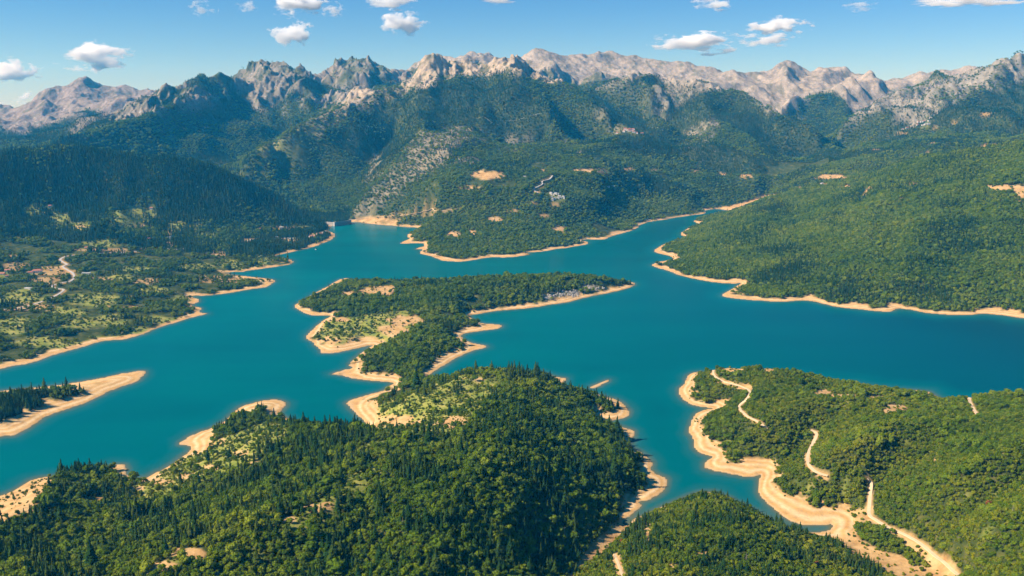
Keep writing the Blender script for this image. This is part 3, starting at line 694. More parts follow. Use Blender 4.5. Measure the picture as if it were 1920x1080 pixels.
def terrain_material():
    m, nt, out = mat("terrain_cover")
    geo = nt.nodes.new("ShaderNodeNewGeometry"); pos = geo.outputs['Position']
    at = nt.nodes.new("ShaderNodeAttribute"); at.attribute_name = "cover"
    sp = nt.nodes.new("ShaderNodeSeparateColor"); nt.links.new(at.outputs['Color'], sp.inputs[0])
    at2 = nt.nodes.new("ShaderNodeAttribute"); at2.attribute_name = "beach"
    xyz = nt.nodes.new("ShaderNodeSeparateXYZ"); nt.links.new(pos, xyz.inputs[0])
    n_big = noise(nt, pos, .006, 5); n_mid = noise(nt, pos, .05, 5, .6); n_fin = noise(nt, pos, .35, 4, .65)
    # earth and sand
    earth = ramp(nt, n_mid, [(.3, (.37, .20, .075)), (.5, (.55, .335, .14)), (.72, (.66, .44, .21))])
    # tide rings: old water lines at even heights
    wv = math_(nt, 'SINE', math_(nt, 'ADD', math_(nt, 'MULTIPLY', xyz.outputs['Z'], 3.6), math_(nt, 'MULTIPLY', n_mid, 2.6)))
    ring = math_(nt, 'MULTIPLY', math_(nt, 'ADD', math_(nt, 'MULTIPLY', wv, .5), .5), math_(nt, 'SUBTRACT', 1.0, math_(nt, 'MULTIPLY', xyz.outputs['Z'], .1), True))
    sand0 = ramp(nt, n_mid, [(.3, (.50, .265, .085)), (.55, (.64, .375, .135)), (.75, (.72, .47, .20))])
    sand = mixc(nt, math_(nt, 'MULTIPLY', ring, .8), sand0, (.82, .62, .36))
    damp = math_(nt, 'SUBTRACT', 1.0, math_(nt, 'MULTIPLY', xyz.outputs['Z'], 1.3), True)
    sand = mixc(nt, math_(nt, 'MULTIPLY', damp, .55), sand, (.26, .15, .075))
    olive = math_(nt, 'MULTIPLY', math_(nt, 'GREATER_THAN', noise(nt, pos, .03, 6, .7), .57), math_(nt, 'MULTIPLY', xyz.outputs['Z'], .1, True))
    sand = mixc(nt, math_(nt, 'MULTIPLY', olive, .6), sand, (.30, .25, .09))
    rubble = ramp(nt, noise(nt, pos, .16, 6, .75), [(.45, (0, 0, 0)), (.62, (1, 1, 1))])
    sand = mixc(nt, math_(nt, 'MULTIPLY', rubble, .35), sand, (.34, .21, .10))
    earth = mixc(nt, math_(nt, 'MULTIPLY', rubble, .35), earth, (.22, .17, .06))
    bare = mixc(nt, at2.outputs['Fac'], earth, sand)
    grass = ramp(nt, n_mid, [(.28, (.12, .17, .028)), (.5, (.25, .26, .05)), (.72, (.43, .35, .11))])
    att = nt.nodes.new("ShaderNodeAttribute"); att.attribute_name = "rocktint"
    rk = mixc(nt, math_(nt, 'ADD', math_(nt, 'MULTIPLY', n_big, .7), math_(nt, 'MULTIPLY', noise(nt, pos, .02, 6, .7), .4)), (.20, .16, .12), att.outputs['Color'])
    rock = mixc(nt, ramp(nt, noise(nt, pos, .014, 8, .7), [(.5, (0, 0, 0)), (.75, (.7, .7, .7))]), rk, (.20, .18, .09))
    rock = mixc(nt, ramp(nt, n_mid, [(.56, (0, 0, 0)), (.75, (.8, .8, .8))]), rock, (.66, .58, .50))
    mpr = nt.nodes.new("ShaderNodeMapping"); mpr.inputs['Scale'].default_value = (1.0, .5, .55); nt.links.new(pos, mpr.inputs[0])
    rock = mixc(nt, ramp(nt, noise(nt, mpr.outputs[0], .028, 7, .72), [(.36, (.8, .8, .8)), (.52, (0, 0, 0))]), rock, (.15, .125, .095))
    scrub = ramp(nt, noise(nt, mpr.outputs[0], .010, 7, .66), [(.54, (0, 0, 0)), (.60, (.9, .9, .9))])
    rock = mixc(nt, math_(nt, 'MULTIPLY', scrub, att.outputs['Alpha']), rock, (.075, .085, .030))
    floor = ramp(nt, n_mid, [(.3, (.025, .04, .010)), (.55, (.06, .075, .018)), (.75, (.16, .14, .045))])
    c = mixc(nt, sp.outputs[2], floor, rock)
    c = mixc(nt, sp.outputs[1], c, grass)
    bw_ = math_(nt, 'ADD', math_(nt, 'MULTIPLY', sp.outputs[0], 1.5), math_(nt, 'MULTIPLY', math_(nt, 'SUBTRACT', n_fin, .75), .6), True)
    c = mixc(nt, bw_, c, bare)
    bs = nt.nodes.new("ShaderNodeBsdfDiffuse")
    nt.links.new(c, bs.inputs['Color'])
    b1 = nt.nodes.new("ShaderNodeBump"); b1.inputs['Strength'].default_value = .8; b1.inputs['Distance'].default_value = 14
    hgt = math_(nt, 'MULTIPLY', noise(nt, pos, .016, 8, .68), sp.outputs[2])
    nt.links.new(hgt, b1.inputs['Height'])
    b2 = nt.nodes.new("ShaderNodeBump"); b2.inputs['Strength'].default_value = .5; b2.inputs['Distance'].default_value = 1.5
    nt.links.new(n_fin, b2.inputs['Height']); nt.links.new(b1.outputs[0], b2.inputs['Normal'])
    nt.links.new(b2.outputs[0], bs.inputs['Normal'])
    nt.links.new(bs.outputs[0], out.inputs[0])
    return m

def simple(name, col, rough=.8, var=.15, scale=.3, metal=0.0):
    m, nt, out = mat(name)
    tc = nt.nodes.new("ShaderNodeTexCoord")
    n = noise(nt, tc.outputs['Object'], scale, 4)
    c = mixc(nt, n, tuple(x * (1 - var) for x in col), tuple(min(1, x * (1 + var)) for x in col))
    b = nt.nodes.new("ShaderNodeBsdfPrincipled")
    b.inputs['Roughness'].default_value = rough; b.inputs['Metallic'].default_value = metal
    nt.links.new(c, b.inputs['Base Color']); nt.links.new(b.outputs[0], out.inputs[0])
    return m

def leaf_material(name, c_dark, c_mid, c_light, trans=.25):
    m, nt, out = mat(name)
    oi = nt.nodes.new("ShaderNodeObjectInfo")
    geo = nt.nodes.new("ShaderNodeNewGeometry")
    patch = noise(nt, oi.outputs['Location'], .012, 4, .6)
    patch2 = noise(nt, oi.outputs['Location'], .0035, 3, .5)
    f = math_(nt, 'ADD', math_(nt, 'MULTIPLY', oi.outputs['Random'], .36), math_(nt, 'MULTIPLY', patch, .52))
    f = math_(nt, 'ADD', f, math_(nt, 'MULTIPLY', math_(nt, 'SUBTRACT', patch2, .28), .62))
    f = math_(nt, 'ADD', f, math_(nt, 'MULTIPLY', math_(nt, 'SUBTRACT', noise(nt, geo.outputs['Position'], .8, 2), .5), .5))
    c = ramp(nt, f, [(.2, c_dark), (.55, c_mid), (.95, c_light)])
    d = nt.nodes.new("ShaderNodeBsdfDiffuse"); t = nt.nodes.new("ShaderNodeBsdfTranslucent")
    nt.links.new(c, d.inputs[0])
    hs = nt.nodes.new("ShaderNodeHueSaturation"); hs.inputs['Hue'].default_value = .485; hs.inputs['Value'].default_value = 1.3
    nt.links.new(c, hs.inputs['Color']); nt.links.new(hs.outputs[0], t.inputs[0])
    mx = nt.nodes.new("ShaderNodeMixShader"); mx.inputs[0].default_value = trans
    nt.links.new(d.outputs[0], mx.inputs[1]); nt.links.new(t.outputs[0], mx.inputs[2])
    nt.links.new(mx.outputs[0], out.inputs[0])
    return m

M_TER = terrain_material()
M_OAK = leaf_material("oak_leaves", (.028, .070, .006), (.112, .180, .011), (.27, .30, .022))
M_FIR = leaf_material("fir_needles", (.007, .028, .008), (.026, .064, .013), (.095, .118, .018), .12)
M_SHR = leaf_material("scrub_leaves", (.032, .072, .006), (.108, .162, .010), (.28, .27, .020))
M_BRK = simple("bark", (.11, .075, .05), .95, .3, 1.5)
M_DEAD = leaf_material("dead_needles", (.13, .045, .015), (.20, .07, .025), (.26, .11, .04), .1)
M_SNAG = simple("bleached_wood", (.30, .25, .20), .9, .2, 1.0)

# ------------------------------------------------------------------ mesh helpers
def link(o):
    COL.objects.link(o); return o
def mesh_obj(name, verts, faces, material, parent=None, smooth_=False, me=None):
    if me is None:
        me = bpy.data.meshes.new(name)
        me.from_pydata(verts, [], faces)
        for mm in (material if isinstance(material, (list, tuple)) else [material]): me.materials.append(mm)
        if smooth_:
            me.polygons.foreach_set('use_smooth', [True] * len(me.polygons))
    o = bpy.data.objects.new(name, me)
    if parent is not None: o.parent = parent
    return link(o)
def empty(name, loc, rz=0.0):
    o = bpy.data.objects.new(name, None); o.empty_display_size = 2
    o.location = loc; o.rotation_euler = (0, 0, rz)
    return link(o)
def tag(o, label=None, cat=None, group=None, kind=None):
    if label: o['label'] = label
    if cat: o['category'] = cat
    if group: o['group'] = group
    if kind: o['kind'] = kind
    return o

# ------------------------------------------------------------------ the land
REG_NAMES = {LH: ('hill', 'long dark wooded hill and village land on the left shore'),
 MC: ('mountain', 'broad forested mountain rising beyond the lake in the middle'),
 M2: ('mountain', 'forested mountain shoulder with pale crags right of the central mountain'),
 R1: ('mountain', 'far bare tan ridge with a sharp summit on the skyline'),
 R2: ('mountain', 'grey crag covered mountain at the right edge above a scree slope'),
 R3: ('mountain', 'distant mauve bare mountain at the left edge of the skyline'),
 R4: ('mountain', 'jagged grey rocky peaks above dark forest left of centre'),
 RH: ('hill', 'large evenly wooded slope above the beach on the right shore'),
 IS: ('peninsula', 'low wooded peninsula ringed by beach in the middle of the lake'),
 FC: ('hill', 'near wooded hill filling the bottom left and centre'),
 FN: ('hill', 'small scrubby hill at bottom right of centre below the inlet'),
 FE: ('hill', 'scrub covered hills with dirt tracks at the lower right'),
 SPT: ('spit', 'sandy spit with a dark conifer stand at the left edge')}
def up2(A):
    """twice the resolution, linear"""
    B = np.empty((A.shape[0] * 2 - 1, A.shape[1])); B[::2] = A; B[1::2] = (A[:-1] + A[1:]) / 2
    C = np.empty((B.shape[0], A.shape[1] * 2 - 1)); C[:, ::2] = B; C[:, 1::2] = (B[:, :-1] + B[:, 1:]) / 2
    return C

def land_object(rg, X, Y, z, quad, cov, bch):
    nm, lab = REG_NAMES[rg]
    r, c = X.shape
    ii = np.arange(r * c).reshape(r, c)
    f = np.stack([ii[:-1, :-1], ii[:-1, 1:], ii[1:, 1:], ii[1:, :-1]], -1)[quad]
    if not len(f): return
    used, inv = np.unique(f.ravel(), return_inverse=True)
    V = np.stack([X.ravel()[used], Y.ravel()[used], z.ravel()[used]], 1)
    me = bpy.data.meshes.new(nm)
    me.vertices.add(len(used)); me.vertices.foreach_set('co', V.astype(np.float32).ravel())
    nf = len(f)
    me.loops.add(nf * 4); me.loops.foreach_set('vertex_index', inv.astype(np.int32))
    me.polygons.add(nf); me.polygons.foreach_set('loop_start', np.arange(nf, dtype=np.int32) * 4)
    me.polygons.foreach_set('use_smooth', np.ones(nf, bool))
    me.update(calc_edges=True)
    a = me.attributes.new('cover', 'FLOAT_COLOR', 'POINT')
    a.data.foreach_set('color', np.stack([q.ravel()[used] for q in cov], 1).astype(np.float32).ravel())
    tint = {R1: (.49, .41, .335, .45), R3: (.34, .265, .245, .5), R4: (.31, .265, .22, 1.0), MC: (.60, .46, .31, .7), M2: (.50, .42, .34, .9), R2: (.48, .43, .38, .7)}.get(rg, (.5, .43, .36, .8))
    a = me.attributes.new('rocktint', 'FLOAT_COLOR', 'POINT'); a.data.foreach_set('color', np.tile(np.array(tint, np.float32), len(used)))
    a = me.attributes.new('beach', 'FLOAT', 'POINT'); a.data.foreach_set('value', bch.ravel()[used].astype(np.float32))
    me.materials.append(M_TER)
    tag(link(bpy.data.objects.new(nm, me)), lab, None, None, 'structure')

def build_land():
    keep = LAND | (DWAT < np.maximum(14, 3.2 * CELL))
    quad = keep[:-1, :-1] & keep[1:, :-1] & keep[:-1, 1:] & keep[1:, 1:]
    back = (SL < CMs - .06) & (YY > 4300)                       # far behind the ridges
    quad &= ~back[:-1, :-1]
    qreg = REG[:-1, :-1]
    bch = blur(BEACH, 2)
    one = np.ones_like(Z)
    r0 = int(np.searchsorted(YR, 4500)); r0 -= r0 % 2
    low = quad.copy(); low[r0:] = False
    far_regs = (MC, M2, R1, R2, R3, R4)
    for rg in REG_NAMES:
        m = qreg == rg
        if rg not in far_regs:
            land_object(rg, XX, YY, Z, quad & m, (BAREs, GRASSs, ROCKs, one), bch)
    # mountains: one mesh each, twice as fine above the first slopes
    Yf = np.exp(up2(np.log(YY))); Xf = up2(A1[None, :] + 0 * YY) * Yf
    Zf = up2(Z); Rf = up2(ROCKs)
    ax, ay = Xf + 25 * gnoise(Xf / 90, Yf / 90, 301), Yf
    cr = 20 * (ridged(ax / 150, ay / 330, 302, 3) - 1.05) + 13 * (ridged(ax / 62, ay / 120, 305, 3, .6) - .9) + 5 * gnoise(Xf / 20, Yf / 26, 309)
    cf_ = up2(blur(np.select([REG == R1, REG == R3, REG == R4], [.26, .40, 1.35], .9), 6))
    cr = cr + 7.0
    Zf = Zf + cf_ * cr * np.clip(Rf * 1.2, 0, 1) * smooth(4300, 4800, Yf) + 2.0 * gnoise(Xf / 45, Yf / 45, 310) * smooth(4300, 4800, Yf)
    fq = np.repeat(np.repeat(quad, 2, 0), 2, 1); fm = np.repeat(np.repeat(qreg, 2, 0), 2, 1)
    need = np.zeros_like(quad); rk = ROCKs > .04
    for k_ in range(3): rk = grow8(rk)
    need = rk[:-1, :-1]
    need[:r0] = False
    fneed = np.repeat(np.repeat(need, 2, 0), 2, 1)
    covf = (up2(BAREs), up2(GRASSs), Rf, np.ones_like(Zf)); bf = np.zeros_like(Zf)
    for rg in far_regs:
        land_object(rg, XX, YY, Z, quad & (qreg == rg) & ~need, (BAREs, GRASSs, ROCKs, one), bch)
        land_object(rg, Xf, Yf, Zf, fq & (fm == rg) & fneed, covf, bf)
build_land()
print("land built", round(time.time() - T0, 1))

# ------------------------------------------------------------------ the lake
def build_lake():
    m, nt, out = mat("lake_water")
    geo = nt.nodes.new("ShaderNodeNewGeometry"); pos = geo.outputs['Position']
    at = nt.nodes.new("ShaderNodeAttribute"); at.attribute_name = "depth"
    n = noise(nt, pos, .02, 4)
    dn = math_(nt, 'MULTIPLY', at.outputs['Fac'], math_(nt, 'ADD', .8, math_(nt, 'MULTIPLY', n, 1.6)))
    big = noise(nt, pos, .0011, 3)
    xyz = nt.nodes.new("ShaderNodeSeparateXYZ"); nt.links.new(pos, xyz.inputs[0])
    east = ramp(nt, math_(nt, 'ADD', math_(nt, 'MULTIPLY', xyz.outputs['X'], 1 / 1500.0), math_(nt, 'MULTIPLY', big, .5)), [(.25, (0, 0, 0)), (1.0, (1, 1, 1))])
    mps = nt.nodes.new("ShaderNodeMapping"); mps.inputs['Scale'].default_value = (.25, 1, 1); mps.inputs['Rotation'].default_value = (0, 0, .35); nt.links.new(pos, mps.inputs[0])
    streak = math_(nt, 'MULTIPLY', math_(nt, 'SUBTRACT', noise(nt, mps.outputs[0], .006, 5, .6), .5), .9)
    big = math_(nt, 'ADD', big, streak)
    deep = mixc(nt, east, ramp(nt, big, [(.3, (.000, .100, .114)), (.7, (.000, .130, .134))]), (.000, .055, .088))
    c = mixc(nt, ramp(nt, math_(nt, 'MULTIPLY', dn, 1 / 8.0), [(.0, (0, 0, 0)), (.10, (.6, .6, .6)), (.25, (.92, .92, .92)), (.6, (1, 1, 1))]), (.15, .125, .055), (.000, .110, .125))
    c = mixc(nt, ramp(nt, math_(nt, 'MULTIPLY', dn, 1 / 12.0), [(.15, (0, 0, 0)), (.9, (1, 1, 1))]), c, deep)
    b = nt.nodes.new("ShaderNodeBsdfPrincipled")
    b.inputs['Roughness'].default_value = .16; b.inputs['IOR'].default_value = 1.11
    b.inputs['Specular IOR Level'].default_value = .16
    nt.links.new(c, b.inputs['Base Color'])
    mp = nt.nodes.new("ShaderNodeMapping"); mp.inputs['Scale'].default_value = (1, .55, 1); mp.inputs['Rotation'].default_value = (0, 0, .5)
    nt.links.new(pos, mp.inputs[0])
    bp = nt.nodes.new("ShaderNodeBump"); bp.inputs['Strength'].default_value = .32; bp.inputs['Distance'].default_value = .6
    nt.links.new(noise(nt, mp.outputs[0], .22, 4, .6), bp.inputs['Height']); nt.links.new(bp.outputs[0], b.inputs['Normal'])
    nt.links.new(b.outputs[0], out.inputs[0])
    st = 2
    wat = ~LAND
    for k_ in range(4): wat = grow8(wat)
    D = blur(np.where(LAND, 0.0, DWAT * .10), 2)
    ix = np.arange(0, NS, st); jx = np.arange(0, NA, st)
    w = wat[np.ix_(ix, jx)]
    X = XX[np.ix_(ix, jx)]; Y = YY[np.ix_(ix, jx)]; Dd = D[np.ix_(ix, jx)]
    ii = np.arange(X.size).reshape(X.shape)
    q = w[:-1, :-1] | w[1:, :-1] | w[:-1, 1:] | w[1:, 1:]
    q &= Y[:-1, :-1] < 4700
    F = np.stack([ii[:-1, :-1], ii[:-1, 1:], ii[1:, 1:], ii[1:, :-1]], -1)[q]
    used, inv = np.unique(F.ravel(), return_inverse=True)
    V = np.stack([X.ravel(), Y.ravel(), np.zeros(X.size)], 1)[used]
    me = bpy.data.meshes.new("lake"); nf = len(F)
    me.vertices.add(len(V)); me.vertices.foreach_set('co', V.astype(np.float32).ravel())
    me.loops.add(nf * 4); me.loops.foreach_set('vertex_index', inv.astype(np.int32))
    me.polygons.add(nf); me.polygons.foreach_set('loop_start', np.arange(nf, dtype=np.int32) * 4)
    me.update(calc_edges=True)
    a = me.attributes.new('depth', 'FLOAT', 'POINT'); a.data.foreach_set('value', Dd.ravel()[used].astype(np.float32))
    me.materials.append(m)
    o = link(bpy.data.objects.new("lake", me))
    tag(o, 'teal blue reservoir winding between the hills', None, None, 'structure')
build_lake()

# ------------------------------------------------------------------ roads
M_ROAD = simple("road_surface", (.46, .42, .37), .9, .15, .05)
M_TRACK = simple("track_dirt", (.72, .53, .31), .95, .15, .08)
for i, (nm, w, lab, px, yr) in enumerate(ROAD_DEF):
    pts = ROADS[i]; V = []; F = []
    for k_, p in enumerate(pts):
        a = pts[max(k_ - 1, 0)]; b = pts[min(k_ + 1, len(pts) - 1)]
        t = (b - a); t.z = 0
        if t.length < 1e-3: t = Vector((1, 0, 0))
        t.normalize(); s = Vector((-t.y, t.x, 0))
        zc = max(ground(p.x, p.y), ground(*(p + s * w * .5).xy), ground(*(p - s * w * .5).xy)) + (.25 if nm == 'dirt_track' else .9)
        for e, dz in ((-.5, -1.2), (-.5, 0), (.5, 0), (.5, -1.2)):
            q = p + s * w * e; V.append((q.x, q.y, zc + dz))
        if k_:
            o_ = 4 * k_
            for e in range(3): F.append((o_ - 4 + e, o_ + e, o_ + e + 1, o_ - 3 + e))
    o = mesh_obj(nm, V, F, M_ROAD if nm == 'road' else M_TRACK)
    tag(o, lab, None, None, 'structure')

# ------------------------------------------------------------------ tree prototypes (unit height)
def icos(sub):
    bm = bmesh.new(); bmesh.ops.create_icosphere(bm, subdivisions=sub, radius=1.0)
    V = np.array([v.co[:] for v in bm.verts]); F = [tuple(v.index for v in f.verts) for f in bm.faces]; bm.free()
    return V, F
ICO2 = icos(2); ICO1 = icos(1)
def tube(pts, radii, n=5):
    V = []; F = []
    for (p, r) in zip(pts, radii):
        for k_ in range(n):
            a = 2 * math.pi * k_ / n
            V.append((p[0] + r * math.cos(a), p[1] + r * math.sin(a), p[2]))
    for s in range(len(pts) - 1):
        for k_ in range(n):
            a, b = s * n + k_, s * n + (k_ + 1) % n
            F.append((a, b, b + n, a + n))
    F.append(tuple(range((len(pts) - 1) * n, len(pts) * n)))
    return V, F
def broad_crown(seed, rx=.42, z0=.22, lobes=7, leaves=150, lsz=.12, core=ICO2):
    rn = np.random.default_rng(seed); V = []; F = []
    L = []
    for k_ in range(lobes):
        a = k_ * 2.399 + rn.uniform(-.4, .4); t = (k_ + .5) / lobes
        r = rx * .62 * math.sqrt(1 - (t * .85) ** 2) * rn.uniform(.7, 1.15)
        L.append((np.array([r * math.cos(a), r * math.sin(a), z0 + (1 - z0) * (.28 + .5 * t)]), rx * rn.uniform(.36, .56)))
    for c, r in L:
        cv, cf = ICO1
        o = len(V); n = cv * (1 + .25 * rn.standard_normal((len(cv), 1)))
        for p in n: V.append(tuple(c + p * r * np.array([1, 1, .82])))
        F += [tuple(i + o for i in f) for f in cf]
    for k_ in range(leaves):
        c, r = L[rn.integers(len(L))]
        d = rn.standard_normal(3); d[2] = abs(d[2]) * .9 - .25; d /= np.linalg.norm(d)
        p = c + d * r * rn.uniform(.9, 1.22) * np.array([1, 1, .85])
        nrm = d + .55 * rn.standard_normal(3); nrm /= np.linalg.norm(nrm)
        t1 = np.cross(nrm, [0.3, .2, 1]); t1 /= np.linalg.norm(t1); t2 = np.cross(nrm, t1)
        s = lsz * rn.uniform(.6, 1.3); o = len(V)
        V += [tuple(p - t1 * s * .6), tuple(p - t2 * s * .5 + nrm * s * .2), tuple(p + t1 * s * .6), tuple(p + t2 * s * .6 - nrm * s * .1)]
        F += [(o, o + 1, o + 2), (o, o + 2, o + 3)]
    return V, F
def fir_crown(seed, rx=.17, z0=.07, tiers=11, per=8):
    rn = np.random.default_rng(seed); V = []; F = []
    n = 7; o = 0
    for s in range(9):                                        # ragged inner body
        t = s / 8; z = z0 + (1 - z0) * t; r = rx * (.62 if s % 2 else .40) * (1 - t) ** .85 + .004
        for k_ in range(n):
            a = 2 * math.pi * k_ / n + .4 * s; q = r * rn.uniform(.7, 1.25)
            V.append((q * math.cos(a), q * math.sin(a), z + rn.uniform(-.015, .015)))
    for s in range(8):
        for k_ in range(n):
            a, b = s * n + k_, s * n + (k_ + 1) % n
            F.append((a, b, b + n, a + n))
    for ti in range(tiers):
        t = (ti + rn.uniform(-.2, .3)) / tiers; t = min(max(t, 0), .96)
        z = z0 + (1 - z0) * t
        R = rx * (1 - t) ** .8 * rn.uniform(.85, 1.15) + .012
        for k_ in range(per if t < .6 else per - 3):
            a = 2 * math.pi * (k_ + rn.uniform(-.35, .35)) / per + ti * .7
            r = R * rn.uniform(.7, 1.2); d = np.array([math.cos(a), math.sin(a), 0]); s_ = np.array([-d[1], d[0], 0])
            w = r * .42; o = len(V)
            b0 = d * r * .15 + [0, 0, z + .035]; tip = d * r + [0, 0, z - .05 * rn.uniform(.5, 1.4)]
            mid = d * r * .62 + [0, 0, z + .012]
            V += [tuple(b0), tuple(mid + s_ * w - [0, 0, .02]), tuple(tip), tuple(mid - s_ * w - [0, 0, .02])]
            F += [(o, o + 1, o + 2), (o, o + 2, o + 3)]
    return V, F
def trunk_mesh(h, r, lean, limbs, seed):
    rn = np.random.default_rng(seed)
    V, F = tube([(0, 0, -.06), (lean * .3, 0, h * .35), (lean, .01, h)], [r, r * .8, r * .35], 6)
    for k_ in range(limbs):
        a = rn.uniform(0, 6.28); z = h * rn.uniform(.45, .85); o = len(V)
        e = (math.cos(a) * .22, math.sin(a) * .22, z + .2)
        v, f = tube([(0, 0, z), (e[0] * .5, e[1] * .5, z + .08), e], [r * .5, r * .35, r * .15], 4)
        V += v; F += [tuple(i + o for i in ff) for ff in f]
    return V, F

PROTO = {}
def proto(kind, n, crown_fn, trunk_args, mleaf, mtr):
    lst = []
    for k_ in range(n):
        cv, cf = crown_fn(k_); tv, tf = trunk_mesh(*trunk_args, k_ + 5)
        mc = bpy.data.meshes.new(kind + '_crown'); mc.from_pydata(cv, [], cf); mc.materials.append(mleaf)
        mt = bpy.data.meshes.new(kind + '_trunk'); mt.from_pydata(tv, [], tf); mt.materials.append(mtr)
        o = len(cv)
        mj = bpy.data.meshes.new(kind); mj.from_pydata(cv + tv, [], cf + [tuple(i + o for i in f) for f in tf])
        mj.materials.append(mleaf); mj.materials.append(mtr)
        mj.polygons.foreach_set('material_index', [0] * len(cf) + [1] * len(tf))
        lst.append((mc, mt, mj))
    PROTO[kind] = lst
proto('oak_tree', 8, lambda s: broad_crown(s + 1, (.42, .36, .48, .40, .33, .45, .38, .5)[s], (.22, .15, .25, .1, .12, .3, .2, .18)[s], (7, 6, 9, 8, 5, 7, 6, 10)[s], 210, .095), (.42, .028, .02, 3), M_OAK, M_BRK)
proto('fir_tree', 6, lambda s: fir_crown(s + 20, (.19, .215, .24, .17, .26, .2)[s], (.07, .12, .05, .2, .03, .1)[s], (11, 9, 12, 10, 9, 13)[s], (8, 7, 9, 7, 9, 8)[s]), (.9, .018, .005, 0), M_FIR, M_BRK)
proto('shrub', 4, lambda s: broad_crown(s + 40, .62, -.02, 6, 90, .22), (.35, .03, .03, 2), M_SHR, M_BRK)
PCOL = bpy.data.collections.new("tree_kinds")
KIDX = {}
for kind in ('fir_tree', 'oak_tree', 'shrub'):
    for k_, (mc, mt, mj) in enumerate(PROTO[kind]):
        po = bpy.data.objects.new("%s_%d" % (kind, k_), mj); PCOL.objects.link(po)
names_sorted = sorted(o.name for o in PCOL.objects)
for i_, n_ in enumerate(names_sorted):
    KIDX.setdefault(n_.rsplit('_', 1)[0], []).append(i_)

def instancer():
    ng = bpy.data.node_groups.new("plant_trees", 'GeometryNodeTree')
    ng.interface.new_socket("Geometry", in_out='INPUT', socket_type='NodeSocketGeometry')
    ng.interface.new_socket("Geometry", in_out='OUTPUT', socket_type='NodeSocketGeometry')
    gi = ng.nodes.new("NodeGroupInput"); go = ng.nodes.new("NodeGroupOutput")
    iop = ng.nodes.new("GeometryNodeInstanceOnPoints"); ci = ng.nodes.new("GeometryNodeCollectionInfo")
    ci.inputs['Collection'].default_value = PCOL
    ci.inputs['Separate Children'].default_value = True; ci.inputs['Reset Children'].default_value = True
    iop.inputs['Pick Instance'].default_value = True
    def na(nm, dt):
        n = ng.nodes.new("GeometryNodeInputNamedAttribute"); n.data_type = dt; n.inputs['Name'].default_value = nm
        return n.outputs['Attribute']
    L = ng.links
    L.new(gi.outputs[0], iop.inputs['Points']); L.new(ci.outputs[0], iop.inputs['Instance'])
    L.new(na('kind', 'INT'), iop.inputs['Instance Index']); L.new(na('scl', 'FLOAT_VECTOR'), iop.inputs['Scale'])
    cx = ng.nodes.new("ShaderNodeCombineXYZ"); L.new(na('rotz', 'FLOAT'), cx.inputs['Z'])
    er = ng.nodes.new("FunctionNodeEulerToRotation"); L.new(cx.outputs[0], er.inputs[0]); L.new(er.outputs[0], iop.inputs['Rotation'])
    L.new(iop.outputs[0], go.inputs[0])
    return ng
NG = instancer()

# ------------------------------------------------------------------ planting
STEEP = np.hypot(*(np.gradient(Z)[0] / (YY * DS), np.gradient(Z)[1] / (YY * DA)))
def scatter(regs, y0, y1, spacing, a=AMAX * .95):
    n = int(2 * a * y1 / spacing) ; out = []
    ny = int((y1 - y0) / spacing)
    gx, gy = np.meshgrid((np.arange(n) + .5) * spacing - a * y1, y0 + (np.arange(ny) + .5) * spacing)
    gx = (gx + RNG.uniform(-.48, .48, gx.shape) * spacing).ravel(); gy = (gy + RNG.uniform(-.48, .48, gy.shape) * spacing).ravel()
    m = np.abs(gx / gy) < a
    gx, gy = gx[m], gy[m]
    m = near_(LAND, gx, gy) & np.isin(near_(REG, gx, gy), regs)
    gx, gy = gx[m], gy[m]
    gz = bil(Z, gx, gy)
    vis = (gz + 16 - H) / gy > near_(CM, gx, gy) - .0015 * 0 - 0.006 - 12 / gy
    u, v = proj(gx, gy, gz + 8)
    vis &= (u > -260) & (u < 2180) & (v < 1330)
    return gx[vis], gy[vis], gz[vis]

FOREST = []   # (x, y, z, kind array, h, regname)
def add_forest(tagname, x, y, z, kind, h, wide=1.0):
    FOREST.append((tagname, x, y, z, kind, h, np.broadcast_to(wide, x.shape)))

def plant(tagname, regs, y0, y1, spacing, dens, fir, hs, kinds=('fir_tree', 'oak_tree'), wide=1.0, seed=1, clump=90, gaps=.0, hvar=.25):
    x, y, z = scatter(regs, y0, y1, spacing)
    b = bil(BAREs, x, y); g = bil(GRASSs, x, y); r = bil(ROCKs, x, y); cl = near_(CLEAR, x, y)
    p = np.full(x.shape, dens)
    p *= np.clip(1 - b * 1.25, 0, 1) * (1 - .93 * g) * np.clip(1 - 1.02 * r, 0, 1) * (cl < .5)
    f = fbm(x / clump, y / clump, 200 + seed, 3)
    if gaps: p *= smooth(-.75 + gaps, -.45 + gaps, fbm(x / (clump * .7), y / (clump * .7), 230 + seed, 3))
    keep = (RNG.random(x.shape) < p) & (z > .8)
    x, y, z, f = x[keep], y[keep], z[keep], f[keep]
    rg_ = near_(REG, x, y); top = (np.isin(rg_, [R1, R3]) & (z > 700 + 60 * f)) | ((rg_ == R4) & (z > 700 + 80 * f) & (RNG.random(x.shape) < .9))
    x, y, z, f = x[~top], y[~top], z[~top], f[~top]
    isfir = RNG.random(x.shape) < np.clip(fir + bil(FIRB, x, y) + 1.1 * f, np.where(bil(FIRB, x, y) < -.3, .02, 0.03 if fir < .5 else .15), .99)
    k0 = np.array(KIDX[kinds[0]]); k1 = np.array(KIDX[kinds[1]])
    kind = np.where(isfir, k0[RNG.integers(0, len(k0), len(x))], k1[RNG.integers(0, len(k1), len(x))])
    h = np.where(isfir, hs[0], hs[1]) * np.exp(RNG.normal(0, hvar, len(x)))
    add_forest(tagname, x, y, z, kind, h, wide)

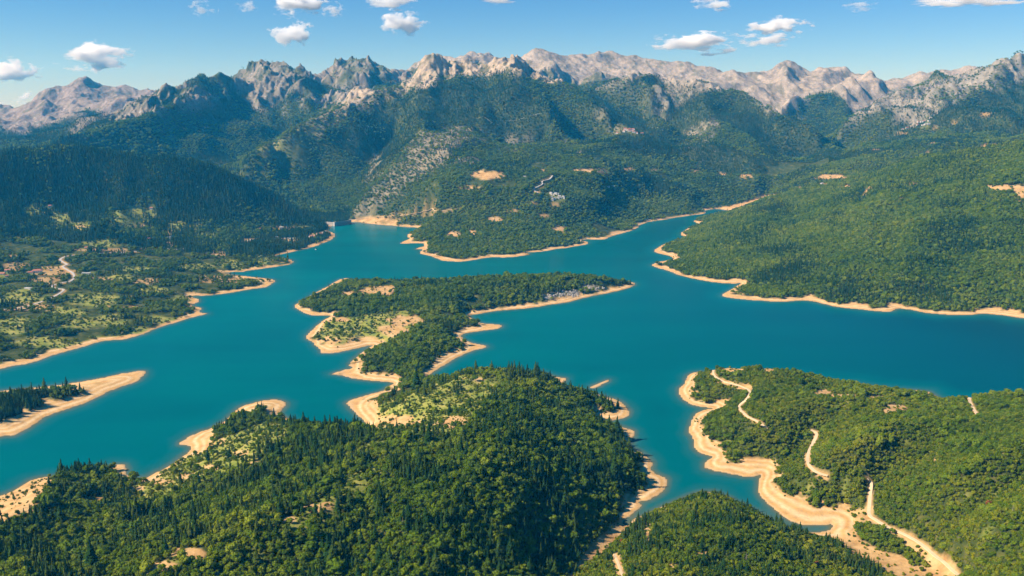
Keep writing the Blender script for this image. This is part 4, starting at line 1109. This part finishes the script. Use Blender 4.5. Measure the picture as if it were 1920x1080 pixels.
plant('FC', [FC], 520, 1750, 4.5, .97, .08, (12.3, 6.1), seed=1, clump=70, hvar=.32)
plant('FCs', [FC, FN], 520, 1750, 4.6, .0, .0, (3, 3), seed=1) if False else None
plant('FN', [FN], 520, 1400, 4.0, .95, .06, (9.0, 3.6), ('fir_tree', 'shrub'), seed=2, clump=60, gaps=.0)
plant('FE', [FE], 520, 1750, 3.7, .97, -.05, (6.5, 3.4), ('oak_tree', 'shrub'), seed=3, clump=70, gaps=.0)
plant('SPT', [SPT], 1100, 1900, 5.0, .97, .9, (14, 8), seed=4)
plant('IS', [IS], 1500, 2750, 5.3, .97, .03, (10, 8.0), seed=5, clump=90, gaps=.05)
plant('LH', [LH], 1700, 2900, 6.4, .95, .03, (12, 8.0), seed=6, clump=130, gaps=.60)
plant('LH', [LH], 2900, 4400, 7.0, .99, 1.15, (15, 10), seed=7, clump=300, gaps=-.6)
plant('RH', [RH], 1900, 4300, 5.7, .97, .06, (11, 7.6), seed=8, clump=240)
plant('MC', [MC, M2, RH, R2, R1], 2900, 4700, 7.8, .97, .12, (11, 8.2), seed=9, clump=350, gaps=.02, wide=1.15)
plant('MC', [LH, R4, R3], 4100, 4700, 9, .97, .5, (17, 13), seed=14, clump=350, wide=1.15)
plant('MU', [R4, R3, LH], 4700, 7000, 9.6, .98, 1.1, (10.5, 8.5), seed=10, clump=500, wide=1.35)
plant('MU', [MC, M2, R2, R1], 4700, 7000, 9.6, .97, .50, (10.5, 8.5), seed=11, clump=450, wide=1.35)
plant('MU', [R1, R3, R4], 7000, 8600, 16, .9, .6, (11, 9), seed=12, clump=600, wide=1.4)
# shrubs in meadows and on earth slopes
def shrubs(tagname, regs, y0, y1, spacing, pg, pb, pr, h, seed):
    x, y, z = scatter(regs, y0, y1, spacing)
    b = bil(BAREs, x, y); g = bil(GRASSs, x, y); r = bil(ROCKs, x, y); be = near_(BEACH, x, y) * (near_(DLAND, x, y) < .62 * near_(BW, x, y))
    f = smooth(-.35, .35, fbm(x / 25, y / 25, 300 + seed, 2))
    p = (pg * g * (1 - b) + pb * b * (1 - be) * (bil(BAREs, x, y) < .97) + pr * r) * (.35 + f) * (near_(CLEAR, x, y) < .5)
    k = (RNG.random(x.shape) < p) & (z > 1.5)
    x, y, z = x[k], y[k], z[k]
    kk = np.array(KIDX['shrub'])
    add_forest(tagname, x, y, z, kk[RNG.integers(0, len(kk), len(x))], h * np.exp(RNG.normal(0, .35, len(x))), 1.0)
shrubs('FC', [FC], 520, 1750, 3.4, .62, .16, 0, 2.0, 1)
shrubs('FE', [FE, FN], 520, 1750, 4.0, .6, .22, 0, 2.2, 2)
shrubs('IS', [IS], 1500, 2750, 5.0, .30, .10, 0, 2.6, 3)
shrubs('LH', [LH], 1700, 3900, 6.5, .42, .42, 0, 3.6, 4)
print("planted", [(f[0], len(f[1])) for f in FOREST], round(time.time() - T0, 1))

# merge per region, choose the trees that show largest as individuals
BUSHES = [(1682,1034,9),(1701,1046,10),(1708,1055,8),(1720,1026,4.5),(1721,1038,4.5),(1726,1033,4.5),(1735,1039,3.5),(1720,1058,5),(1737,1060,6.5),(1728,1067,6),(1693,1025,6),(1704,1028,5),(1607,992,3),(1617,990,2.5),(1730,1046,4)]
REGLAB = {'FC': 'on the near hill at the bottom', 'FN': 'on the small hill below the inlet', 'FE': 'on the lower right hillside', 'SPT': 'on the left sandy spit',
          'IS': 'on the peninsula', 'LH': 'on the left shore', 'RH': 'on the right slope', 'MC': 'on the lower mountain', 'MU': 'on the upper mountain'}
ALL = {}
for t, x, y, z, k, h, w in FOREST:
    ALL.setdefault(t, []).append((x, y, z, k, h, w))
ALL = {t: [np.concatenate([e[i] for e in L]) for i in range(6)] for t, L in ALL.items()}
kindname = np.array([n_.rsplit('_', 1)[0] for n_ in names_sorted]); kindvar = np.array([int(n_.rsplit('_', 1)[1]) for n_ in names_sorted])
cand = []
for t in ('FC', 'FN', 'FE', 'SPT'):
    x, y, z, k, h, w = ALL[t]
    u, v = proj(x, y, z + h * .6); u0, v0 = proj(x, y, z); u1, v1 = proj(x, y, z + h)
    ok = (u > 8) & (u < 1912) & (v1 > 5) & (v < 1074) & ((z + h * .75 - H) / y > near_(CM, x, y))
    size = np.where(ok, (v0 - v1), -1)
    for i in np.nonzero(ok)[0]: cand.append((size[i], t, i, kindname[k[i]]))
cand.sort(reverse=True)
INDIV = {t: [] for t in ALL}; cnt = {'oak_tree': 0, 'fir_tree': 0, 'shrub': 0}
CATS = {'oak_tree': ('tree', 'round green broadleaf tree ', 'broadleaf trees '), 'fir_tree': ('conifer', 'tall dark green fir tree ', 'firs '), 'shrub': ('bush', 'low olive green bush ', 'bushes ')}
used_ = {t: np.zeros(len(ALL[t][0]), bool) for t in ALL}
for s_, t, i, kn in cand:
    if cnt[kn] >= (285 if kn == 'shrub' else 296): continue
    cnt[kn] += 1; used_[t][i] = True; INDIV[t].append((i, kn))
def zone(t, x, y, z, h):
    u, v = proj(np.array([x]), np.array([y]), np.array([z + h * .5])); u = float(u[0]); v = float(v[0])
    d = float(near_(DLAND, np.array([x]), np.array([y]))[0]); b = float(bil(GRASSs, np.array([x]), np.array([y]))[0])
    if b > .4: return 'in the pale grass of ' + {'FC': 'the near hill', 'FN': 'the inlet hill', 'FE': 'the right hillside', 'SPT': 'the left spit'}[t]
    if d < 18: return 'at the very edge of the beach of ' + {'FC': 'the near hill', 'FN': 'the inlet hill', 'FE': 'the right hillside', 'SPT': 'the left spit'}[t]
    if d < 45: return 'by the beach of ' + {'FC': 'the near hill', 'FN': 'the inlet hill', 'FE': 'the right hillside', 'SPT': 'the left spit'}[t]
    if t == 'FC':
        if v > 1020: return 'at the foot of the near hill ' + ('below its bare ridge' if u < 560 else 'below the dark wood')
        if u < 420: return 'in the hollow behind the lower left ridge'
        if v < 770: return 'on the crest of the near hill facing the lake'
        return 'on the near hill ' + ('left of its crest' if u < 560 else 'around the middle clearing' if u < 700 else 'below its crest' if u < 840 else 'in the middle of its front slope' if u < 980 else 'sloping to the inlet')
    if t == 'FE':
        return 'on the right hillside ' + ('above the dirt track' if v < 900 else 'beside the sandy valley' if u < 1700 else 'in the corner below the track')
    if t == 'FN': return 'on the inlet hill ' + ('along its crest' if v < 985 else 'above the sandy gully' if u < 1190 else 'around the footpath' if u < 1290 else 'below its crest' if u < 1420 else 'above the sandy valley')
    return {'FN': 'on the inlet hill', 'SPT': 'on the left spit'}[t] + (' along its crest' if v < 985 else ' below its crest')
def tree_thing(kn, var, loc, rz, sx, h, label, cat, group):
    r = empty(kn, loc, rz); r.scale = (sx, sx, h)
    mc, mt, _ = PROTO[kn][var]
    for nm, me in (('crown', mc), ('trunk', mt)):
        c = bpy.data.objects.new(nm, me); c.parent = r; COL.objects.link(c)
    tag(r, label, cat, group)
    return r
for t in ('FC', 'FN', 'FE', 'SPT'):
    x, y, z, k, h, w = ALL[t]
    for i, kn in INDIV[t]:
        cat, lab, grp = CATS[kn]
        ref = {'oak_tree': 9.0, 'fir_tree': 17.0, 'shrub': 4.6}[kn] if t == 'FC' else {'oak_tree': 9.0, 'fir_tree': 11.0, 'shrub': 5.2}[kn]
        sz = 'largest' if h[i] > ref * 1.25 else 'large' if h[i] > ref * 1.08 else 'medium'
        lab = {'oak_tree': {'largest': 'very broad green tree ', 'large': 'broad green tree ', 'medium': 'round green tree '}, 'fir_tree': {'largest': 'tallest dark fir ', 'large': 'tall dark fir ', 'medium': 'middling dark fir '},
               'shrub': {'largest': 'widest olive bush ', 'large': 'wide olive bush ', 'medium': 'low olive bush '}}[kn][sz]
        grp = lab.strip() + ('es ' if lab.strip().endswith('bush') else 's ')
        tree_thing(kn, int(kindvar[k[i]]), (x[i], y[i], z[i] - .2), RNG.uniform(0, 6.28), h[i] * w[i] * RNG.uniform(.85, 1.15), h[i], lab + zone(t, x[i], y[i], z[i], h[i]), cat, grp + zone(t, x[i], y[i], z[i], h[i]))
for t, (x, y, z, k, h, w) in ALL.items():
    m = ~used_[t]
    me = bpy.data.meshes.new('forest'); n = int(m.sum())
    me.vertices.add(n); me.vertices.foreach_set('co', np.stack([x[m], y[m], z[m] - .2], 1).astype(np.float32).ravel())
    a = me.attributes.new('kind', 'INT', 'POINT'); a.data.foreach_set('value', k[m].astype(np.int32))
    hw = h[m] * w[m]; e = RNG.uniform(.82, 1.18, n)
    a = me.attributes.new('scl', 'FLOAT_VECTOR', 'POINT'); a.data.foreach_set('vector', np.stack([hw * e, hw / e, h[m]], 1).astype(np.float32).ravel())
    a = me.attributes.new('rotz', 'FLOAT', 'POINT'); a.data.foreach_set('value', RNG.uniform(0, 6.28, n).astype(np.float32))
    o = link(bpy.data.objects.new('forest', me))
    md = o.modifiers.new("plant_trees", 'NODES'); md.node_group = NG
    tag(o, 'dense wood of trees ' + REGLAB[t], 'forest', None, 'stuff')
for u, v, s in BUSHES:
    p = pick(u, v + s * .5)
    hh = 2.0 * s * p.y / FPX * .8
    tree_thing('shrub', random.randrange(4), (p.x, p.y, p.z - .2), random.uniform(0, 6), hh * .85, hh, 'round dark bush standing alone on the bare sand of the valley', 'bush', 'round bushes on the sandy valley')
print("forest built", cnt, round(time.time() - T0, 1))

# ------------------------------------------------------------------ buildings
M_WALL = {'w': simple("white_render", (.58, .55, .50), .85, .05, .4), 'c': simple("tan_render", (.62, .50, .38), .85, .08, .4)}
M_ROOF = {'r': simple("red_tiles", (.42, .15, .085), .8, .2, .9), 'g': simple("pale_roof", (.46, .44, .41), .8, .1, .5)}
M_GLASS = simple("window_glass", (.03, .04, .05), .15, .1, 1)
M_DOOR = simple("door_wood", (.16, .09, .05), .6, .2, 1)
M_CONC = simple("dam_concrete", (.46, .42, .37), .9, .15, .08)
M_CONC2 = simple("dam_dark_concrete", (.27, .25, .23), .9, .15, .08)
def boxv(x0, x1, y0, y1, z0, z1):
    V = [(x0, y0, z0), (x1, y0, z0), (x1, y1, z0), (x0, y1, z0), (x0, y0, z1), (x1, y0, z1), (x1, y1, z1), (x0, y1, z1)]
    return V, [(0, 3, 2, 1), (4, 5, 6, 7), (0, 1, 5, 4), (1, 2, 6, 5), (2, 3, 7, 6), (3, 0, 4, 7)]
def house_meshes(w, d, h, roof):
    rise = d * .26 if roof != 'flat' else 0.0
    V, F = boxv(-w / 2, w / 2, -d / 2, d / 2, -3, h)
    if roof == 'gable':
        V += [(-w / 2, 0, h + rise), (w / 2, 0, h + rise)]
        F = [f for f in F if f != (4, 5, 6, 7)] + [(4, 7, 8), (5, 9, 6), (4, 8, 9, 5), (7, 6, 9, 8)]
    e = .6
    if roof == 'flat':
        R = boxv(-w / 2 - .3, w / 2 + .3, -d / 2 - .3, d / 2 + .3, h + .01, h + .45)
    else:
        k_ = rise / (d / 2); hip = d * .42 if roof == 'hip' else -e
        z0 = h - e * k_ + .05; zt_ = h + rise + .05; a = w / 2 + e; b = d / 2 + e; r_ = w / 2 - hip
        P = [(-a, -b, z0), (a, -b, z0), (a, b, z0), (-a, b, z0), (-r_, 0, zt_), (r_, 0, zt_)]
        Q = [(x, y, z + .28) for x, y, z in P]
        V2 = P + Q
        top = [(0, 1, 5, 4), (1, 2, 5), (2, 3, 4, 5), (3, 0, 4)]
        F2 = [tuple(i + 6 for i in f) for f in top] + [tuple(reversed(f)) for f in top] + [(i, (i + 1) % 4, (i + 1) % 4 + 6, i + 6) for i in range(4)]
        R = (V2, F2)
    return (V, F), R
def house(p, w, d, h, rz, wl, rf, roof, label, group=None, nwin=3):
    o = empty('house', p, rz); tag(o, label, 'house', group)
    a, b = house_meshes(w, d, h, roof)
    mesh_obj('wall', *a, M_WALL[wl], o); mesh_obj('roof', *b, M_ROOF[rf], o)
    me = None
    floors = 2 if h > 5.2 else 1
    for fl in range(floors):
        for k_ in range(nwin):
            if fl == 0 and k_ == nwin // 2: continue
            x = -w / 2 + w * (k_ + .5) / nwin; z = 1.0 + fl * 2.9
            if me is None:
                v, f = boxv(-.65, .65, -.06, .04, 0, 1.4); me = mesh_obj('window', v, f, M_GLASS, o); me.location = (x, -d / 2, z)
            else:
                q = bpy.data.objects.new('window', me.data); q.parent = o; q.location = (x, -d / 2, z); COL.objects.link(q)
    for s_ in (-1, 1):
        q = bpy.data.objects.new('window', me.data); q.parent = o; q.location = (s_ * w / 2, 0, 1.1); q.rotation_euler = (0, 0, math.pi / 2); COL.objects.link(q)
    v, f = boxv(-.6, .6, -.08, .04, -.2, 2.2); q = mesh_obj('door', v, f, M_DOOR, o); q.location = (-w / 2 + w * (nwin // 2 + .5) / nwin, -d / 2, 0)
    return o
for p, hh in zip(HP, HOUSES):
    o = house(p, hh[2], hh[3], hh[4], hh[5], hh[6], hh[7], hh[8], hh[9], hh[10], 5 if hh[2] > 18 else 3)
    if hh[0] == 70:                                               # the low wing of the big house
        a, b = house_meshes(16, 9, 3.6, 'hip')
        for nm, ms, mt_ in (('wing_wall', a, M_WALL['w']), ('wing_roof', b, M_ROOF['r'])):
            q = mesh_obj(nm, *ms, mt_, o); q.location = (-17, -6, 0)
        v, f = boxv(-24, 14, -14.3, -13.8, -2, .9); mesh_obj('terrace_wall', v, f, M_WALL['w'], o)
for gi, g in enumerate(VP):
    lab, grp, _, _, w = VLAB[gi]
    for k_, p in enumerate(g):
        rr = random.Random(gi * 50 + k_)
        red = (gi == 1) or (gi != 0 and rr.random() < .3)
        house(p, w * rr.uniform(.8, 1.25), w * .75, rr.choice((4.5, 6.5)), rr.uniform(-.5, .5), 'w', 'r' if red else 'g', rr.choice(('gable', 'hip')) if red else rr.choice(('flat', 'gable')), lab, grp)

# ------------------------------------------------------------------ the dam at the mouth of the gorge
def dam():
    A = Vector(at_z(627, 424, 0)); B = Vector(at_z(659, 419, 0)); C0 = Vector(at_z(593, 421, 0))
    o = empty('dam', A); tag(o, 'small concrete arch dam closing the gorge at the far end of the lake', 'dam')
    n = 14; V = []; F = []; CR = []
    ax = (B - A); nrm = Vector((ax.y, -ax.x, 0)).normalized()
    for k_ in range(n + 1):
        t = k_ / n; q = ax * t + nrm * (14 * 4 * t * (1 - t)); q.z = 0
        for off, z in ((-1.5, -20), (0, 17), (-7, 17), (-12, -20)):
            V.append((q.x + nrm.x * off, q.y + nrm.y * off, z))
        for off, z in ((.4, 17.01), (.4, 18.2), (.0, 18.2), (.0, 17.01)): CR.append((q.x + nrm.x * off, q.y + nrm.y * off, z))
    for k_ in range(n):
        for e in range(4): F.append((k_ * 4 + e, k_ * 4 + (e + 1) % 4, k_ * 4 + 4 + (e + 1) % 4, k_ * 4 + 4 + e))
    mesh_obj('arch_wall', V, F + [(0, 3, 2, 1), (n * 4, n * 4 + 1, n * 4 + 2, n * 4 + 3)], M_CONC2, o)
    mesh_obj('parapet', CR, F + [(0, 3, 2, 1), (n * 4, n * 4 + 1, n * 4 + 2, n * 4 + 3)], M_CONC, o)
    ax2 = C0 - A; L_ = ax2.length; ang = math.atan2(ax2.y, ax2.x)
    v, f = boxv(0, L_, -9, 1, -20, 11); q = mesh_obj('spillway_wall', v, f, M_CONC, o); q.rotation_euler = (0, 0, ang)
    v, f = boxv(-4, 5, -13, 3, -20, 17.5); q = mesh_obj('abutment', v, f, M_CONC, o); q.rotation_euler = (0, 0, ang)
    v, f = boxv(-1.2, 1.2, -11, 2.2, -18, 13.5); p0 = None
    for k_ in range(5):
        if p0 is None: q = mesh_obj('pier', v, f, M_CONC, o); p0 = q
        else: q = bpy.data.objects.new('pier', p0.data); q.parent = o; COL.objects.link(q)
        x = 12 + 8 * k_; q.location = (math.cos(ang) * x, math.sin(ang) * x, 0); q.rotation_euler = (0, 0, ang)
    v, f = boxv(5.5, 50, -10, 1.6, 13.6, 14.4); q = mesh_obj('crest_road', v, f, M_ROAD, o); q.rotation_euler = (0, 0, ang)
dam()

# ------------------------------------------------------------------ the boat
def boat():
    p = at_z(592, 468, 0); o = empty('boat', p, 2.4); tag(o, 'small white motor boat on the lake off the dam shore', 'boat')
    st = [(-4, 1.5, .9), (-2, 1.75, .9), (1.5, 1.6, 1.0), (3.6, .8, 1.25), (4.8, .05, 1.5)]
    V = []; F = []
    for x, b, z in st: V += [(x, -b, z), (x, -b * .55, -.3), (x, b * .55, -.3), (x, b, z)]
    for k_ in range(4):
        for e in range(4): F.append((k_ * 4 + e, k_ * 4 + (e + 1) % 4, k_ * 4 + 4 + (e + 1) % 4, k_ * 4 + 4 + e))
    mesh_obj('hull', V, F + [(3, 2, 1, 0), (16, 17, 18, 19)], M_WALL['w'], o)
    v, f = boxv(-1.2, 1.4, -1.1, 1.1, .95, 2.3); mesh_obj('cabin', v, f, M_WALL['w'], o)
    v, f = boxv(1.41, 1.45, -1, 1, 1.5, 2.2); mesh_obj('windscreen', v, f, M_GLASS, o)
    v, f = boxv(-4.5, -4.02, -.3, .3, -.3, 1.2); mesh_obj('outboard_motor', v, f, M_DOOR, o)
boat()

# ------------------------------------------------------------------ pale cliff on the peninsula
def cliff():
    rn = np.random.default_rng(5); V = []; F = []
    m = simple("limestone", (.34, .31, .27), .95, .35, .25)
    for (u, v, ru, rv), cnt_ in zip(CLIFF, (34, 10, 18, 20)):
        for k_ in range(cnt_):
            a = rn.uniform(0, 6.28); r = math.sqrt(rn.random())
            p = pick(u + ru * r * math.cos(a), v + rv * r * math.sin(a), 1800, 2700)
            w = rn.uniform(1.6, 3.6); h = rn.uniform(1.2, 4.2); o = len(V); n = 6; tw = rn.uniform(0, 6)
            for lv, (zz, sc_) in enumerate(((-3, 1.25), (h * .35, 1.05), (h * .7, .9), (h, .5))):
                for q in range(n):
                    b = tw + q * 6.283 / n + rn.uniform(-.2, .2); rr = w * sc_ * rn.uniform(.7, 1.2)
                    V.append((p.x + rr * math.cos(b), p.y + rr * math.sin(b) * .8, p.z + zz + rn.uniform(-.4, .4)))
            for s_ in range(3):
                for q in range(n):
                    c1, c2 = o + s_ * n + q, o + s_ * n + (q + 1) % n
                    F.append((c1, c2, c2 + n, c1 + n))
            F.append(tuple(range(o + 3 * n, o + 4 * n)))
    c = mesh_obj('cliff', V, F, m)
    tag(c, 'pale grey limestone cliff under the trees of the peninsula', None, None, 'structure')
cliff()

# ------------------------------------------------------------------ dead and lone trees
def snag(p, h, label):
    o = empty('dead_tree', p, random.uniform(0, 6)); tag(o, label, 'dead tree')
    v, f = tube([(0, 0, -.5), (.1, 0, h * .5), (.25, .1, h)], [.32, .2, .06], 6); mesh_obj('trunk', v, f, M_SNAG, o)
    for k_ in range(9):
        z = h * (.3 + .065 * k_); a = k_ * 2.4; l = h * .26 * (1.15 - .08 * k_)
        v, f = tube([(.1, 0, z), (.1 + l * .5 * math.cos(a), l * .5 * math.sin(a), z + l * .15), (.1 + l * math.cos(a), l * math.sin(a), z + l * .5)], [.13, .09, .03], 4)
        mesh_obj('branch', v, f, M_SNAG, o)
def red_tree(p, h, label):
    o = empty('dead_tree', p, random.uniform(0, 6)); o.scale = (h * .9, h * .9, h); tag(o, label, 'dead tree')
    mc, mt, _ = PROTO['oak_tree'][2]
    m2 = mc.copy(); m2.materials.clear(); m2.materials.append(M_DEAD)
    for nm, me in (('crown', m2), ('trunk', mt)):
        c = bpy.data.objects.new(nm, me); c.parent = o; COL.objects.link(c)
for u, v, hh, kd, lab in ((1853,950,8,'r','rusty brown dead tree in the scrub at the lower right'),(1898,962,10,'s','grey bare dead tree at the right edge of the scrub'),
    (1399,1052,9,'s','grey bare dead tree on the small hill below the inlet'),(1531,1062,6,'r','small rusty tree on the small hill beside the sandy valley'),
    (1077,842,14,'s','tall bleached dead tree among the firs facing the inlet'),(755,994,13,'s','thin bleached trunk standing in the middle of the near wood'),
    (1058,1006,12,'s','thin bleached trunk near the sandy gully of the near hill'),(1166,1020,6,'r','brown dead bush beside the gully below the inlet')):
    p = pick(u, v); p.z -= .2
    (red_tree if kd == 'r' else snag)(p, hh, lab)
for u, v, hh, lab in ((709,636,13,'lone dark tree standing in the dry grass of the peninsula'),(655,637,14,'tall dark tree beside the beach on the west of the peninsula'),(641,628,10,'round dark tree left of the tall one on the peninsula grass'),(1262,222,0,'')):
    if hh:
        p = pick(u, v, 1500, 2700); tree_thing('oak_tree', 1, (p.x, p.y, p.z - .2), 1.0, hh * .9, hh, lab, 'tree', None)
print("details", round(time.time() - T0, 1))

# ------------------------------------------------------------------ clouds
def cloud_material():
    m, nt, out = mat("cloud_vapour")
    tc = nt.nodes.new("ShaderNodeTexCoord"); ob = tc.outputs['Object']
    oi = nt.nodes.new("ShaderNodeObjectInfo")
    off = nt.nodes.new("ShaderNodeVectorMath"); off.operation = 'ADD'
    nt.links.new(ob, off.inputs[0]); 
    sc_ = nt.nodes.new("ShaderNodeVectorMath"); sc_.operation = 'SCALE'; sc_.inputs['Scale'].default_value = .0037
    nt.links.new(oi.outputs['Location'], sc_.inputs[0]); nt.links.new(sc_.outputs[0], off.inputs[1])
    ln = nt.nodes.new("ShaderNodeVectorMath"); ln.operation = 'LENGTH'; nt.links.new(ob, ln.inputs[0])
    n1 = noise(nt, off.outputs[0], 1.5, 6, .6)
    d = math_(nt, 'SUBTRACT', math_(nt, 'ADD', .36, math_(nt, 'MULTIPLY', math_(nt, 'SUBTRACT', n1, .5), 3.6)), math_(nt, 'MULTIPLY', ln.outputs['Value'], .85))
    at = nt.nodes.new("ShaderNodeAttribute"); at.attribute_type = 'OBJECT'; at.attribute_name = "thick"
    d = math_(nt, 'MULTIPLY', math_(nt, 'MULTIPLY', d, 4.5, True), at.outputs['Fac'])
    pv = nt.nodes.new("ShaderNodeVolumePrincipled")
    pv.inputs['Color'].default_value = (1, 1, 1, 1); pv.inputs['Anisotropy'].default_value = 0.0
    nt.links.new(d, pv.inputs['Density']); nt.links.new(pv.outputs[0], out.inputs['Volume'])
    return m
M_CLD = cloud_material()
CLOUDS = [(22,130,52,26,1,'white cloud cut by the left edge of the sky'),(178,105,72,27,1,'long white cloud above the mauve mountain at left'),(4,197,30,9,.5,'low sliver of cloud behind the left mountain'),(46,183,20,12,.6,'small cloud peeping over the left mountain slope'),
 (378,17,26,14,.35,'faint small cloud high at upper left'),(463,14,20,13,.3,'faintest small cloud left of the tall white cloud'),(548,63,40,27,1,'compact white cloud above the jagged grey peaks'),(566,6,58,26,1,'large white cloud cut by the top edge left of centre'),
 (624,19,22,14,.5,'small wisp of cloud right of the large top cloud'),(728,2,46,15,.6,'flat cloud cut by the top edge near the centre'),(758,41,42,23,.9,'white cloud over the forested mountain summit'),(925,-2,50,9,.5,'thin cloud strip at the top edge in the centre'),
 (1302,79,78,23,1,'long two humped cloud over the right hand ridge'),(1337,8,38,13,.8,'small cloud near the top edge right of centre'),(1460,49,56,22,1,'upper cloud of the stacked pair at right'),(1432,75,52,14,.7,'lower cloud of the stacked pair at right'),
 (1613,11,30,10,.3,'faint wisp of cloud near the top right'),(1825,2,120,13,.8,'long flat cloud cut by the top right corner')]
cv_, cf_ = icos(3)
me_cloud = bpy.data.meshes.new('cloud'); me_cloud.from_pydata([tuple(p) for p in cv_], [], cf_); me_cloud.materials.append(M_CLD)
for i, (u, v, ru, rv, dn, lab) in enumerate(CLOUDS):
    Yc = 24000 + 700 * (i % 5)
    p = at_y(u, v, Yc)
    o = link(bpy.data.objects.new('cloud', me_cloud))
    o.location = p; sx = ru * Yc / FPX; o.scale = (sx * 1.2, sx * .8, rv * Yc / FPX * 1.2)
    o['thick'] = .013 * dn
    tag(o, lab, 'cloud')

# ------------------------------------------------------------------ air
mh, nth, outh = mat("haze_air")
pv = nth.nodes.new("ShaderNodeVolumePrincipled")
pv.inputs['Color'].default_value = (.025, .48, 1.0, 1)
pv.inputs['Absorption Color'].default_value = (1, 1, 1, 1)
pv.inputs['Density'].default_value = 4.8e-5
pv.inputs['Density Attribute'].default_value = ""
pv.inputs['Anisotropy'].default_value = 0.1
nth.links.new(pv.outputs[0], outh.inputs['Volume'])
mh.cycles.homogeneous_volume = True
x1, y0_, y1_, zt = 11500.0, -600.0, 13100.0, float(Z.max()) + 60
zlo = float(min(Z.min(), 0)) - 1.0
bx = [(-x1, y0_, zlo), (x1, y0_, zlo), (x1, y1_, zlo), (-x1, y1_, zlo), (-x1, y0_, zt), (x1, y0_, zt), (x1, y1_, zt), (-x1, y1_, zt)]
hz = mesh_obj('haze', bx, [(0, 3, 2, 1), (4, 5, 6, 7), (0, 1, 5, 4), (1, 2, 6, 5), (2, 3, 7, 6), (3, 0, 4, 7)], mh)
tag(hz, 'thin blue air between the camera and the far mountains', None, None, 'stuff')
print("Z max", Z.max(), "total", round(time.time() - T0, 1))
